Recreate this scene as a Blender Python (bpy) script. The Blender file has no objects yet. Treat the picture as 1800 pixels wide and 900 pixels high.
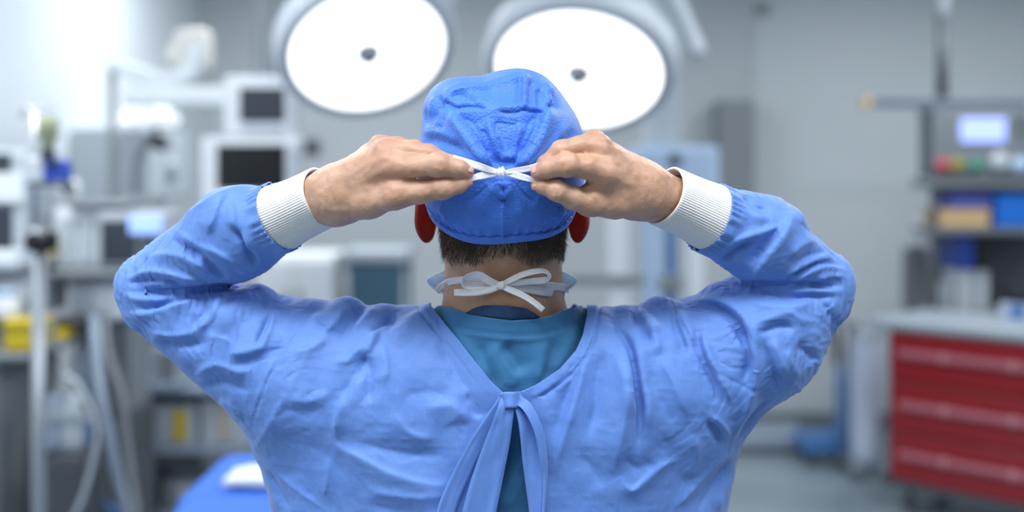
import bpy, bmesh, math, random
import numpy as np
from mathutils import Vector, Matrix

# ------------------------------------------------------------------ camera, world, exposure
scene = bpy.context.scene
COL = scene.collection
F_PX = 2000.0            # focal length in pixels of an 1800 px wide frame (40 mm on 36 mm)
EYE = 1.60               # camera height
cam_data = bpy.data.cameras.new('camera')
cam_data.lens = 40.0
cam_data.sensor_width = 36.0
cam_data.shift_y = -126.0 / 1800.0
cam_data.clip_start = 0.05
cam_data.dof.use_dof = True
cam_data.dof.focus_distance = 1.235
cam_data.dof.aperture_fstop = 1.75
cam_data.dof.aperture_blades = 0
cam = bpy.data.objects.new('camera', cam_data)
cam.location = (0, 0, EYE)
cam.rotation_euler = (math.pi / 2, 0, 0)
COL.objects.link(cam)
scene.camera = cam
scene.view_settings.view_transform = 'Standard'
scene.view_settings.look = 'None'
scene.view_settings.exposure = 0.0
scene.view_settings.gamma = 1.0
scene.view_settings.use_curve_mapping = False
scene.cycles.use_denoising = True
scene.cycles.max_bounces = 6
scene.cycles.sample_clamp_indirect = 6.0

world = bpy.data.worlds.new('world')
scene.world = world
world.use_nodes = True
world.node_tree.nodes['Background'].inputs[0].default_value = (0.86, 0.93, 1.0, 1)
world.node_tree.nodes['Background'].inputs[1].default_value = 0.25

CEIL_Z = 3.05


def area_light(name, loc, size, power, color=(1, 1, 1), rot=(0, 0, 0)):
    l = bpy.data.lights.new(name, 'AREA')
    l.shape = 'RECTANGLE'
    l.size, l.size_y = size
    l.energy = power
    l.color = color
    o = bpy.data.objects.new(name, l)
    o.location = loc
    o.rotation_euler = rot
    COL.objects.link(o)
    return o


# unseen ceiling panels, the one behind the camera added as fill (their fittings are built with the ceiling below)
PANELS = [(-1.35, 0.40), (0.0, 0.30), (1.35, 0.40), (0.0, -1.3), (-1.5, 3.2), (1.6, 3.4), (-1.0, 5.6), (2.6, 5.6)]
PANEL_POWER = [26, 28, 22, 14, 31, 36, 34, 34]
for (lx, ly), pw in zip(PANELS, PANEL_POWER):
    area_light('ceiling_panel_light', (lx, ly, CEIL_Z - 0.035), (1.15, 0.55), pw, (0.93, 0.97, 1.0))


# ------------------------------------------------------------------ small helpers
def PT(px, py, d):
    """photo pixel and distance -> point of the place"""
    return np.array([(px - 900.0) * d / F_PX, d, EYE - (py - 324.0) * d / F_PX])


def RM(r, d):
    return r * d / F_PX


def lin(h):
    h = h.lstrip('#')
    v = [int(h[i:i + 2], 16) / 255.0 for i in (0, 2, 4)]
    return tuple((c / 12.92 if c <= 0.04045 else ((c + 0.055) / 1.055) ** 2.4) for c in v) + (1.0,)


def new_mat(name):
    m = bpy.data.materials.new(name)
    m.use_nodes = True
    nt = m.node_tree
    b = nt.nodes['Principled BSDF']
    return m, nt, b


def plain(name, color, rough=0.5, metal=0.0, var=0.06, scale=9.0, bump=0.0, bscale=60.0, emit=None, estr=0.0, coat=0.0):
    """procedural surface: base colour with gentle mottling and optional fine relief"""
    m, nt, b = new_mat(name)
    c = lin(color) if isinstance(color, str) else color
    tc = nt.nodes.new('ShaderNodeTexCoord')
    nz = nt.nodes.new('ShaderNodeTexNoise')
    nz.inputs['Scale'].default_value = scale
    nz.inputs['Detail'].default_value = 4
    nt.links.new(tc.outputs['Object'], nz.inputs['Vector'])
    mx = nt.nodes.new('ShaderNodeMix')
    mx.data_type = 'RGBA'
    mx.inputs[6].default_value = tuple(v * (1 - var) for v in c[:3]) + (1,)
    mx.inputs[7].default_value = tuple(min(1, v * (1 + var)) for v in c[:3]) + (1,)
    nt.links.new(nz.outputs['Fac'], mx.inputs[0])
    nt.links.new(mx.outputs[2], b.inputs['Base Color'])
    b.inputs['Roughness'].default_value = rough
    b.inputs['Metallic'].default_value = metal
    b.inputs['Coat Weight'].default_value = coat
    if bump:
        n2 = nt.nodes.new('ShaderNodeTexNoise')
        n2.inputs['Scale'].default_value = bscale
        nt.links.new(tc.outputs['Object'], n2.inputs['Vector'])
        bp = nt.nodes.new('ShaderNodeBump')
        bp.inputs['Strength'].default_value = bump
        bp.inputs['Distance'].default_value = 0.002
        nt.links.new(n2.outputs['Fac'], bp.inputs['Height'])
        nt.links.new(bp.outputs['Normal'], b.inputs['Normal'])
    if emit:
        b.inputs['Emission Color'].default_value = lin(emit)
        b.inputs['Emission Strength'].default_value = estr
    return m


def mesh_np(name, V, faces, mat=None, parent=None, smooth=True):
    """numpy verts + (n,3|4) faces -> object"""
    me = bpy.data.meshes.new(name)
    V = np.asarray(V, dtype=np.float32)
    faces = np.asarray(faces, dtype=np.int32)
    n, k = faces.shape
    me.vertices.add(len(V))
    me.vertices.foreach_set('co', V.ravel())
    me.loops.add(n * k)
    me.loops.foreach_set('vertex_index', faces.ravel())
    me.polygons.add(n)
    me.polygons.foreach_set('loop_start', np.arange(0, n * k, k, dtype=np.int32))
    me.polygons.foreach_set('loop_total', np.full(n, k, dtype=np.int32))
    me.update(calc_edges=True)
    me.validate()
    if smooth:
        me.polygons.foreach_set('use_smooth', np.ones(len(me.polygons), dtype=bool))
    if mat:
        me.materials.append(mat)
    o = bpy.data.objects.new(name, me)
    COL.objects.link(o)
    if parent is not None:
        o.parent = parent
        o.matrix_parent_inverse = parent.matrix_world.inverted()
    return o


def tag(o, label=None, cat=None, group=None, kind=None):
    for k, v in (('label', label), ('category', cat), ('group', group), ('kind', kind)):
        if v:
            o[k] = v
    return o


def thing(name, label, cat, loc=(0, 0, 0), rotz=0.0, group=None):
    o = bpy.data.objects.new(name, None)
    o.empty_display_size = 0.05
    COL.objects.link(o)
    o.location = loc
    o.rotation_euler = (0, 0, rotz)
    o.matrix_world = Matrix.Translation(Vector(loc)) @ Matrix.Rotation(rotz, 4, 'Z')
    return tag(o, label, cat, group)

# ------------------------------------------------------------------ implicit-surface toolkit (numpy)
def smin(a, b, k):
    h = np.maximum(k - np.abs(a - b), 0.0) / k
    return np.minimum(a, b) - h * h * k * 0.25


def smax(a, b, k):
    return -smin(-a, -b, k)


def cone(p, a, b, ra, rb):
    """capsule whose radius runs from ra to rb"""
    a = np.asarray(a); b = np.asarray(b)
    ab = b - a
    t = np.clip(((p - a) @ ab) / max(ab @ ab, 1e-12), 0, 1)
    q = p - a - t[:, None] * ab
    return np.sqrt((q * q).sum(1)) - (ra + (rb - ra) * t)


def ellip(p, c, r, R=None):
    q = p - np.asarray(c)
    if R is not None:
        q = q @ np.asarray(R)
    r = np.asarray(r)
    k0 = np.sqrt(((q / r) ** 2).sum(1))
    k1 = np.sqrt(((q / (r * r)) ** 2).sum(1)) + 1e-9
    return k0 * (k0 - 1.0) / k1


def chain(p, pts, k=0.004):
    """pts: list of (xyz, radius)"""
    d = None
    for (a, ra), (b, rb) in zip(pts[:-1], pts[1:]):
        e = cone(p, a, b, ra, rb)
        d = e if d is None else smin(d, e, k)
    return d


def chunked(f, p, n=400000):
    if len(p) <= n:
        return f(p)
    return np.concatenate([f(p[i:i + n]) for i in range(0, len(p), n)])


def axis_coords(segs):
    """segs: [(start, end, step), ...] -> monotone coordinates, padded to a multiple of 8 cells"""
    out = []
    for s, e, h in segs:
        n = max(1, int(round((e - s) / h)))
        out += list(s + (e - s) * np.arange(n) / n)
    out.append(segs[-1][1])
    h = segs[-1][2]
    while (len(out) - 1) % 8:
        out.append(out[-1] + h)
    return np.array(out)


def surface_nets(f, xs, ys, zs, proj=2, lip=1.15):
    B = 8
    nb = [(len(a) - 1) // B for a in (xs, ys, zs)]
    ce = [0.5 * (a[0:-1:B][:n] + a[B::B][:n]) for a, n in zip((xs, ys, zs), nb)]
    hw = [0.5 * (a[B::B][:n] - a[0:-1:B][:n]) for a, n in zip((xs, ys, zs), nb)]
    G = np.stack(np.meshgrid(*ce, indexing='ij'), -1).reshape(-1, 3)
    H = np.stack(np.meshgrid(*hw, indexing='ij'), -1).reshape(-1, 3)
    dc = chunked(f, G)
    keep = (np.abs(dc) < lip * np.sqrt((H * H).sum(1)) + 0.002).reshape(nb)
    sg = np.where(dc < 0, -1.0, 1.0).reshape(nb).astype(np.float32)
    shp = (len(xs), len(ys), len(zs))
    Fd = np.ones(shp, np.float32)
    for ax in range(3):
        sg = np.repeat(sg, B, axis=ax)
    Fd[:-1, :-1, :-1] = sg
    mask = np.zeros(shp, bool)
    kk = keep
    for ax in range(3):
        kk = np.repeat(kk, B, axis=ax)
    for dx in (0, 1):
        for dy in (0, 1):
            for dz in (0, 1):
                mask[dx:shp[0] - 1 + dx, dy:shp[1] - 1 + dy, dz:shp[2] - 1 + dz] |= kk
    I = np.argwhere(mask)
    pts = np.stack([xs[I[:, 0]], ys[I[:, 1]], zs[I[:, 2]]], -1)
    Fd[mask] = chunked(f, pts)
    ins = Fd < 0
    c = np.zeros((shp[0] - 1, shp[1] - 1, shp[2] - 1), np.int8)
    for dx in (0, 1):
        for dy in (0, 1):
            for dz in (0, 1):
                c += ins[dx:shp[0] - 1 + dx, dy:shp[1] - 1 + dy, dz:shp[2] - 1 + dz]
    C = np.argwhere((c > 0) & (c < 8))
    acc = np.zeros((len(C), 3)); cnt = np.zeros(len(C))
    co = [(dx, dy, dz) for dx in (0, 1) for dy in (0, 1) for dz in (0, 1)]
    for a in range(8):
        for b in range(a + 1, 8):
            df = [co[b][i] - co[a][i] for i in range(3)]
            if sum(abs(v) for v in df) != 1:
                continue
            A = C + co[a]; Bn = C + co[b]
            fa = Fd[A[:, 0], A[:, 1], A[:, 2]].astype(float); fb = Fd[Bn[:, 0], Bn[:, 1], Bn[:, 2]].astype(float)
            m = (fa < 0) != (fb < 0)
            t = np.where(m, fa / np.where(m, fa - fb, 1), 0)[:, None]
            pa = np.stack([xs[A[:, 0]], ys[A[:, 1]], zs[A[:, 2]]], -1)
            pb = np.stack([xs[Bn[:, 0]], ys[Bn[:, 1]], zs[Bn[:, 2]]], -1)
            acc += np.where(m[:, None], pa + t * (pb - pa), 0); cnt += m
    V = acc / cnt[:, None]
    vid = np.full(c.shape, -1, np.int32)
    vid[C[:, 0], C[:, 1], C[:, 2]] = np.arange(len(C))
    quads = []
    for ax in range(3):
        o1, o2 = [(1, 2), (2, 0), (0, 1)][ax]
        sl = [slice(None)] * 3; sl2 = [slice(None)] * 3
        sl[ax] = slice(0, -1); sl2[ax] = slice(1, None)
        ch = ins[tuple(sl)] != ins[tuple(sl2)]
        E = np.argwhere(ch)
        ok = (E[:, o1] > 0) & (E[:, o2] > 0) & (E[:, o1] < c.shape[o1]) & (E[:, o2] < c.shape[o2])
        E = E[ok]
        q = []
        for u, v in ((-1, -1), (0, -1), (0, 0), (-1, 0)):
            X = E.copy(); X[:, o1] += u; X[:, o2] += v
            q.append(vid[X[:, 0], X[:, 1], X[:, 2]])
        q = np.stack(q, -1)
        flip = ~ins[E[:, 0], E[:, 1], E[:, 2]]
        q[flip] = q[flip][:, ::-1]
        quads.append(q)
    Q = np.concatenate(quads)
    Q = Q[(Q >= 0).all(1)]
    for _ in range(proj):
        g, d = gradient(f, V)
        n2 = np.maximum((g * g).sum(1), 0.09)
        st = -(d / n2)[:, None] * g
        ln = np.sqrt((st * st).sum(1))
        st *= np.minimum(1, 0.004 / np.maximum(ln, 1e-9))[:, None]
        V = V + st
    return V, Q


def gradient(f, V, e=0.0006):
    d = chunked(f, V)
    g = np.empty_like(V)
    for i in range(3):
        o = np.zeros(3); o[i] = e
        g[:, i] = (chunked(f, V + o) - d) / e
    return g, d


def unit(v):
    return v / np.maximum(np.sqrt((v * v).sum(-1, keepdims=True)), 1e-9)


def vert_normals(V, Q):
    a, b, c = V[Q[:, 0]], V[Q[:, 1]], V[Q[:, 2]]
    if Q.shape[1] == 4:
        fn = np.cross(c - a, V[Q[:, 3]] - b)
    else:
        fn = np.cross(b - a, c - a)
    N = np.zeros_like(V)
    for j in range(Q.shape[1]):
        for i in range(3):
            N[:, i] += np.bincount(Q[:, j], fn[:, i], minlength=len(V))
    return unit(N)


def clip_mesh(V, Q, f, extra=None):
    """keep the part of the mesh where f > 0, cutting triangles along f = 0"""
    T = np.concatenate([Q[:, [0, 1, 2]], Q[:, [0, 2, 3]]]) if Q.shape[1] == 4 else Q
    s = f[T] > 0
    n = s.sum(1)
    out = [T[n == 3]]
    newV = []
    keys = {}
    base = len(V)

    def cut(i, j):
        k = (i, j) if i < j else (j, i)
        if k not in keys:
            t = f[i] / (f[i] - f[j])
            keys[k] = base + len(newV)
            newV.append(V[i] + t * (V[j] - V[i]))
        return keys[k]
    extra_t = []
    for t in T[(n == 1) | (n == 2)]:
        t = [int(v) for v in t]
        sg = [f[v] > 0 for v in t]
        if sum(sg) == 1:
            i = sg.index(True)
            a, b, c = t[i], t[(i + 1) % 3], t[(i + 2) % 3]
            extra_t.append((a, cut(a, b), cut(a, c)))
        else:
            i = sg.index(False)
            a, b, c = t[i], t[(i + 1) % 3], t[(i + 2) % 3]
            x, y = cut(a, b), cut(a, c)
            extra_t.append((x, b, c)); extra_t.append((x, c, y))
    if extra_t:
        out.append(np.array(extra_t))
    T = np.concatenate(out)
    V2 = np.concatenate([V, np.array(newV)]) if newV else V
    used = np.unique(T)
    mp = np.full(len(V2), -1, int); mp[used] = np.arange(len(used))
    return V2[used], mp[T]


def to_px(V):
    return np.stack([900.0 + F_PX * V[:, 0] / V[:, 1], 324.0 - F_PX * (V[:, 2] - EYE) / V[:, 1]], -1)


def catmull(pts, n=6):
    P = np.array(pts, float)
    if len(P) == 2:
        return P
    P = np.concatenate([[2 * P[0] - P[1]], P, [2 * P[-1] - P[-2]]])
    out = []
    for i in range(1, len(P) - 2):
        for t in np.arange(n) / n:
            a, b, c, d = P[i - 1], P[i], P[i + 1], P[i + 2]
            out.append(0.5 * (2 * b + (c - a) * t + (2 * a - 5 * b + 4 * c - d) * t * t + (3 * b - a - 3 * c + d) * t ** 3))
    out.append(P[-2])
    return np.array(out)


def sstep(a, b, x):
    t = np.clip((x - a) / (b - a), 0, 1)
    return t * t * (3 - 2 * t)


def stroke(UV, pts, A, sl, sr=None, taper=0.25, eps=0.6, shape='exp'):
    """a fold drawn along pts on the cloth: height A at the line, fall-off sl on the left and sr on the right"""
    sr = sl if sr is None else sr
    L = catmull(pts)
    m = 5.0 * max(sl, sr)
    lo, hi = L.min(0) - m, L.max(0) + m
    idx = np.where((UV[:, 0] > lo[0]) & (UV[:, 0] < hi[0]) & (UV[:, 1] > lo[1]) & (UV[:, 1] < hi[1]))[0]
    out = np.zeros(len(UV))
    if not len(idx):
        return out
    q = UV[idx]
    seg = np.diff(L, axis=0)
    ln = np.sqrt((seg ** 2).sum(1)); cum = np.concatenate([[0], np.cumsum(ln)])
    best = np.full(len(q), 1e9); side = np.zeros(len(q)); arc = np.zeros(len(q)); over = np.zeros(len(q))
    for i in range(len(seg)):
        r = q - L[i]
        t0 = (r @ seg[i]) / max(ln[i] ** 2, 1e-9)
        t = np.clip(t0, 0, 1)
        e = r - t[:, None] * seg[i]
        d = np.sqrt((e ** 2).sum(1))
        cr = seg[i][0] * r[:, 1] - seg[i][1] * r[:, 0]
        b = d < best
        best = np.where(b, d, best); side = np.where(b, np.sign(cr), side); arc = np.where(b, cum[i] + t * ln[i], arc)
    s = np.where(side > 0, sr, sl)
    x = best / s
    if shape == 'exp':
        h = np.exp(-(np.sqrt(x * x + eps * eps) - eps))
    else:
        h = np.exp(-x * x)
    u = arc / cum[-1]
    tp = sstep(-0.02, taper, u) * sstep(-0.02, taper, 1 - u) if taper > 0 else 1.0
    out[idx] = A * h * tp
    return out


def _hash(i, j, k):
    h = (i * 374761393 + j * 668265263 + k * 2147483647 // 7) & 0xFFFFFFFF
    h = ((h ^ (h >> 13)) * 1274126177) & 0xFFFFFFFF
    h = ((h ^ (h >> 16)) * 2246822519) & 0xFFFFFFFF
    return (h & 0xFFFF) / 32767.5 - 1.0


def vnoise(p):
    i = np.floor(p).astype(np.int64)
    t = p - i
    t = t * t * t * (t * (t * 6 - 15) + 10)
    r = 0
    for dx in (0, 1):
        wx = t[:, 0] if dx else 1 - t[:, 0]
        for dy in (0, 1):
            wy = t[:, 1] if dy else 1 - t[:, 1]
            for dz in (0, 1):
                wz = t[:, 2] if dz else 1 - t[:, 2]
                r = r + wx * wy * wz * _hash(i[:, 0] + dx, i[:, 1] + dy, i[:, 2] + dz)
    return r


def ridged(p):
    return 1.0 - 2.0 * np.abs(vnoise(p))


def poly_sd(UV, poly):
    """signed distance to a closed polygon, negative inside"""
    P = np.array(poly, float)
    d = np.full(len(UV), 1e9)
    ins = np.zeros(len(UV), bool)
    for a, b in zip(P, np.roll(P, -1, axis=0)):
        e = b - a
        w = UV - a
        t = np.clip((w @ e) / (e @ e), 0, 1)
        r = w - t[:, None] * e
        d = np.minimum(d, (r ** 2).sum(1))
        c = ((a[1] > UV[:, 1]) != (b[1] > UV[:, 1]))
        xx = a[0] + (UV[:, 1] - a[1]) * e[0] / (e[1] if abs(e[1]) > 1e-9 else 1e-9)
        ins ^= c & (UV[:, 0] < xx)
    d = np.sqrt(d)
    return np.where(ins, -d, d)


def march(f, px, py, d0=0.9, d1=1.7):
    """distance at which the line of sight through (px, py) meets the surface f"""
    ds = np.linspace(d0, d1, 800)
    ps = np.stack([(px - 900.0) * ds / F_PX, ds, EYE - (py - 324.0) * ds / F_PX], -1)
    v = f(ps)
    k = np.where(v < 0)[0]
    if not len(k):
        return float(ds[np.argmin(v)])
    return float(ds[k[0]])


def ribbon(name, ctrl, mat, parent, thick=0.0009, seg=8, crumple=0.0, seed=0):
    """flat band; ctrl: list of (xyz, half width, roll) - roll 0 lies across the line of sight"""
    rng = np.random.RandomState(seed)
    C = catmull([np.concatenate([c[0], [c[1], c[2]]]) for c in ctrl], seg)
    X = C[:, :3]; W = C[:, 3]; Ro = C[:, 4]
    T = unit(np.gradient(X, axis=0))
    view = unit(X - np.array([0, 0, EYE]))
    S = unit(np.cross(T, view)); Nn = unit(np.cross(S, T))
    V = []; F = []
    m = 7
    cut_ = rng.uniform(-1, 1, (len(ctrl) + 1, m)) * crumple
    for i in range(len(X)):
        w = S[i] * math.cos(Ro[i]) + Nn[i] * math.sin(Ro[i])
        nn = np.cross(T[i], w)
        q_ = i / seg; i0_ = min(int(q_), len(ctrl) - 1); w_ = sstep(0, 1, np.array(q_ - i0_))
        cu = cut_[i0_] * (1 - w_) + cut_[i0_ + 1] * w_
        for sgn in (1, -1):
            for j in range(m):
                u = -1 + 2 * j / (m - 1)
                u = u * sgn
                jj = j if sgn > 0 else m - 1 - j
                V.append(X[i] + w * u * W[i] + nn * (sgn * thick * 0.5 * (0.55 if abs(u) > 0.99 else 1.0) + cu[jj] + 0.12 * W[i] * u * u))
    n = 2 * m
    for i in range(len(X) - 1):
        for j in range(n):
            a = i * n + j; b = i * n + (j + 1) % n
            F.append((a, b, b + n, a + n))
    V = np.array(V)
    # end caps as quads
    for base in (0, (len(X) - 1) * n):
        for j in range(m - 1):
            q = (base + j, base + j + 1, base + n - 2 - j, base + n - 1 - j)
            F.append(q if base else q[::-1])
    return mesh_np(name, V, np.array(F), mat, parent)


def quad_edges(Q, diag=True):
    E = [Q[:, [0, 1]], Q[:, [1, 2]], Q[:, [2, 3]], Q[:, [3, 0]]]
    E = np.sort(np.concatenate(E), 1)
    key = np.unique(E[:, 0].astype(np.int64) * 10 ** 7 + E[:, 1])
    E1 = np.stack([key // 10 ** 7, key % 10 ** 7], 1)
    if not diag:
        return E1, None
    return E1, np.concatenate([Q[:, [0, 2]], Q[:, [1, 3]]])


def scatter(idx, vals, n):
    return np.stack([np.bincount(idx, vals[:, i], minlength=n) for i in range(vals.shape[1])], -1)


def slack_cloth(B, X, Q, N, direction, growth, iters=140, smooth=0.10, lo=-0.009, hi=0.012, move=None):
    """Let a cloth that is longer than the body under it (by `growth` along `direction`) buckle into folds.
    B: fitted surface, X: start shape, N: normals. Edge lengths are relaxed towards the slack lengths; the cloth may not sink below lo."""
    n = len(B)
    E1, E2 = quad_edges(Q)
    E = np.concatenate([E1, E2]).astype(np.int64)
    i, j = E[:, 0], E[:, 1]
    bv = B[j] - B[i]
    bl = np.sqrt((bv * bv).sum(1)) + 1e-9
    dm = direction[i] + direction[j] * np.sign((direction[i] * direction[j]).sum(1))[:, None]
    dm = unit(dm)
    c2 = ((bv / bl[:, None]) * dm).sum(1) ** 2
    g = 0.5 * (growth[i] + growth[j])
    xv = X[j] - X[i]
    rest = np.maximum(bl * (1 + g * c2), 0.97 * np.sqrt((xv * xv).sum(1)))
    val = np.bincount(i, minlength=n) + np.bincount(j, minlength=n)
    val1 = (np.bincount(E1[:, 0], minlength=n) + np.bincount(E1[:, 1], minlength=n))[:, None]
    w = 1.6 / val[:, None]
    ii = np.concatenate([i, j])
    a1 = np.concatenate([E1[:, 0], E1[:, 1]]); b1 = np.concatenate([E1[:, 1], E1[:, 0]])
    X = X.copy()
    for it in range(iters):
        r = rest if it > iters * 0.5 else bl + (rest - bl) * (0.4 + 0.6 * it / (iters * 0.5))
        e = X[j] - X[i]
        l = np.sqrt((e * e).sum(1)) + 1e-9
        c = e * ((l - r) / l)[:, None] * 0.5
        mv = scatter(ii, np.concatenate([c, -c]), n) * w
        if move is not None:
            mv *= move[:, None]
        X += mv
        D = X - B
        sm = scatter(a1, D[b1], n) / val1 - D
        D = D + sm * (smooth if it < iters - 6 else smooth * 0.5)
        h = (D * N).sum(1)
        D += N * (np.clip(h, lo, hi) - h)[:, None]
        X = B + D
    return X


def subdivide(V, Q):
    """one Catmull-Clark step on an all-quad mesh"""
    n = len(V)
    fc = V[Q].mean(1)
    E = np.concatenate([Q[:, [0, 1]], Q[:, [1, 2]], Q[:, [2, 3]], Q[:, [3, 0]]]).astype(np.int64)
    Es = np.sort(E, 1)
    key, inv = np.unique(Es[:, 0] * 10 ** 7 + Es[:, 1], return_inverse=True)
    inv = inv.ravel()
    m = len(key); nf = len(Q)
    a, b = key // 10 ** 7, key % 10 ** 7
    fidx = np.tile(np.arange(nf), 4)
    cnt = np.bincount(inv, minlength=m)
    fsum = scatter(inv, fc[fidx], m)
    mid = 0.5 * (V[a] + V[b])
    ep = np.where((cnt == 2)[:, None], 0.5 * mid + 0.25 * fsum, mid)
    # vertex rule
    val = np.bincount(Q.ravel(), minlength=n)[:, None]
    fa = scatter(Q.ravel(), np.repeat(fc, 4, axis=0), n) / np.maximum(val, 1)
    ev = (np.bincount(a, minlength=n) + np.bincount(b, minlength=n))[:, None]
    ea = scatter(np.concatenate([a, b]), np.concatenate([mid, mid]), n) / np.maximum(ev, 1)
    bord = np.zeros(n, bool); bord[a[cnt == 1]] = True; bord[b[cnt == 1]] = True
    nv = (fa + 2 * ea + (val - 3) * V) / np.maximum(val, 1)
    nv = np.where(bord[:, None] | (val != ev), V, nv)
    e = inv.reshape(4, nf) + n
    f = np.arange(nf) + n + m
    Q2 = np.concatenate([np.stack([Q[:, 0], e[0], f, e[3]], 1), np.stack([e[0], Q[:, 1], e[1], f], 1),
                         np.stack([f, e[1], Q[:, 2], e[2]], 1), np.stack([e[3], f, e[2], Q[:, 3]], 1)])
    return np.concatenate([nv, ep, fc]), Q2


def relax_field(D, Q, n, k=1):
    """average a per-vertex height with its neighbours"""
    E1, _ = quad_edges(Q, False)
    a = np.concatenate([E1[:, 0], E1[:, 1]]); b = np.concatenate([E1[:, 1], E1[:, 0]])
    v = np.maximum(np.bincount(a, minlength=n), 1)
    for _ in range(k):
        D = 0.5 * D + 0.5 * np.bincount(a, D[b], minlength=n) / v
    return D

# ------------------------------------------------------------------ hard-surface helpers
def bm_obj(name, bm, mat, parent=None, smooth=False):
    me = bpy.data.meshes.new(name)
    bm.normal_update()
    bm.to_mesh(me); bm.free()
    if smooth:
        me.polygons.foreach_set('use_smooth', [True] * len(me.polygons))
    me.materials.append(mat)
    o = bpy.data.objects.new(name, me)
    COL.objects.link(o)
    if parent is not None:
        o.parent = parent
        o.matrix_parent_inverse = parent.matrix_world.inverted()
    return o


def box(name, x, y, z, mat, parent=None, bev=0.006, M=None):
    """bevelled box between the given (lo, hi) pairs; M: optional transform"""
    bm = bmesh.new()
    bmesh.ops.create_cube(bm, size=1.0)
    sx, sy, sz = x[1] - x[0], y[1] - y[0], z[1] - z[0]
    bmesh.ops.scale(bm, vec=(sx, sy, sz), verts=bm.verts)
    b = min(bev, 0.45 * min(sx, sy, sz))
    if b > 1e-4:
        bmesh.ops.bevel(bm, geom=bm.edges[:], offset=b, segments=2, affect='EDGES', profile=0.5)
    bmesh.ops.translate(bm, vec=((x[0] + x[1]) / 2, (y[0] + y[1]) / 2, (z[0] + z[1]) / 2), verts=bm.verts)
    if M is not None:
        bmesh.ops.transform(bm, matrix=M, verts=bm.verts)
    return bm_obj(name, bm, mat, parent)


def pbox(name, px0, px1, py0, py1, d, depth, mat, parent=None, bev=0.006):
    """box whose front face spans the given stretch of the view at distance d"""
    a, b = PT(px0, py1, d), PT(px1, py0, d)
    return box(name, (a[0], b[0]), (d, d + depth), (a[2], b[2]), mat, parent, bev)


def tube(name, pts, r, mat, parent=None, seg=12, rings=None, ns=6):
    """round bar or hose along a smooth path; rings: corrugation (period, depth)"""
    P = catmull([np.array(p, float) for p in pts], ns) if len(pts) > 2 else np.array(pts, float)
    if rings:
        L = np.concatenate([[0], np.cumsum(np.linalg.norm(np.diff(P, axis=0), axis=1))])
        n = int(L[-1] / (rings[0] / 4))
        s = np.linspace(0, L[-1], n)
        P = np.stack([np.interp(s, L, P[:, i]) for i in range(3)], -1)
    T = unit(np.gradient(P, axis=0))
    up = np.array([0.31, 0.2, 0.93])
    V = []; F = []
    S = unit(np.cross(T, up)); U = np.cross(S, T)
    for i in range(len(P)):
        rr = r if np.isscalar(r) else np.interp(i / (len(P) - 1), np.linspace(0, 1, len(r)), r)
        if rings:
            rr = rr - rings[1] * (0.5 - 0.5 * math.cos(i * math.pi / 2))
        for j in range(seg):
            a = 2 * math.pi * j / seg
            V.append(P[i] + (S[i] * math.cos(a) + U[i] * math.sin(a)) * rr)
    for i in range(len(P) - 1):
        for j in range(seg):
            a = i * seg + j; b = i * seg + (j + 1) % seg
            F.append((a, b, b + seg, a + seg))
    n = len(V)
    V.append(P[0]); V.append(P[-1])
    e = (len(P) - 1) * seg
    for j in range(0, seg, 2):
        F.append((n, (j + 2) % seg, (j + 1) % seg, j))
        F.append((n + 1, e + j, e + j + 1, e + (j + 2) % seg))
    return mesh_np(name, np.array(V), np.array(F), mat, parent)


def lathe(name, prof, mat, parent=None, M=None, seg=48):
    """prof: (radius, height) pairs turned about z, then moved by M"""
    bm = bmesh.new()
    rings = []
    for r, h in prof:
        if r < 1e-6:
            rings.append([bm.verts.new((0, 0, h))])
        else:
            rings.append([bm.verts.new((r * math.cos(2 * math.pi * j / seg), r * math.sin(2 * math.pi * j / seg), h)) for j in range(seg)])
    for a, b in zip(rings[:-1], rings[1:]):
        for j in range(seg):
            k = (j + 1) % seg
            if len(a) == 1 and len(b) == 1:
                continue
            if len(a) == 1:
                bm.faces.new((a[0], b[j], b[k]))
            elif len(b) == 1:
                bm.faces.new((a[j], b[0], a[k]))
            else:
                bm.faces.new((a[j], b[j], b[k], a[k]))
    bmesh.ops.recalc_face_normals(bm, faces=bm.faces[:])
    if M is not None:
        bmesh.ops.transform(bm, matrix=M, verts=bm.verts)
    return bm_obj(name, bm, mat, parent, smooth=True)


def disc_cyl(name, c, r, h, axis, mat, parent=None, seg=28):
    M = Matrix.Translation(Vector(c)) @ Vector(axis).to_track_quat('Z', 'Y').to_matrix().to_4x4()
    return lathe(name, [(0, 0), (r * 0.94, 0), (r, r * 0.06 if h > 0 else -r * 0.06), (r, h - (0.06 * r if h > 0 else -0.06 * r)), (r * 0.94, h), (0, h)], mat, parent, M, seg)


# ------------------------------------------------------------------ the room
M_WALL = plain('wall_paint_grey', '#c3c9cd', 0.6, var=0.03, scale=1.2, bump=0.05, bscale=140)
M_WALL_W = plain('wall_paint_white', '#e2e8ed', 0.55, var=0.02, scale=1.2, bump=0.05, bscale=140)
M_WALL_D = plain('wall_dark_fill_cut', '#6d767d', 0.6, var=0.03, scale=1.2)  # unseen front wall, darkened to cut fill light and deepen the shading
M_PANEL = plain('wall_panel_paint', '#ccd3d7', 0.5, var=0.03, scale=1.5)
M_CEIL = plain('ceiling_paint', '#e6e9ea', 0.7, var=0.02)
M_FLOOR = plain('floor_vinyl', '#8b99a1', 0.35, var=0.07, scale=2.2, bump=0.04, bscale=300)
M_BASE = plain('baseboard_vinyl', '#7c868c', 0.5)
M_WHITE = plain('white_enamel', '#e9edf1', 0.35, var=0.03)
M_CREAM = plain('cream_plastic', '#ece9df', 0.4, var=0.03)
M_LGREY = plain('light_grey_plastic', '#bcc4cb', 0.45, var=0.05)
M_GREY = plain('grey_plastic', '#878d92', 0.5, var=0.06)
M_DGREY = plain('dark_grey_plastic', '#4a4f55', 0.5, var=0.08)
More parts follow.
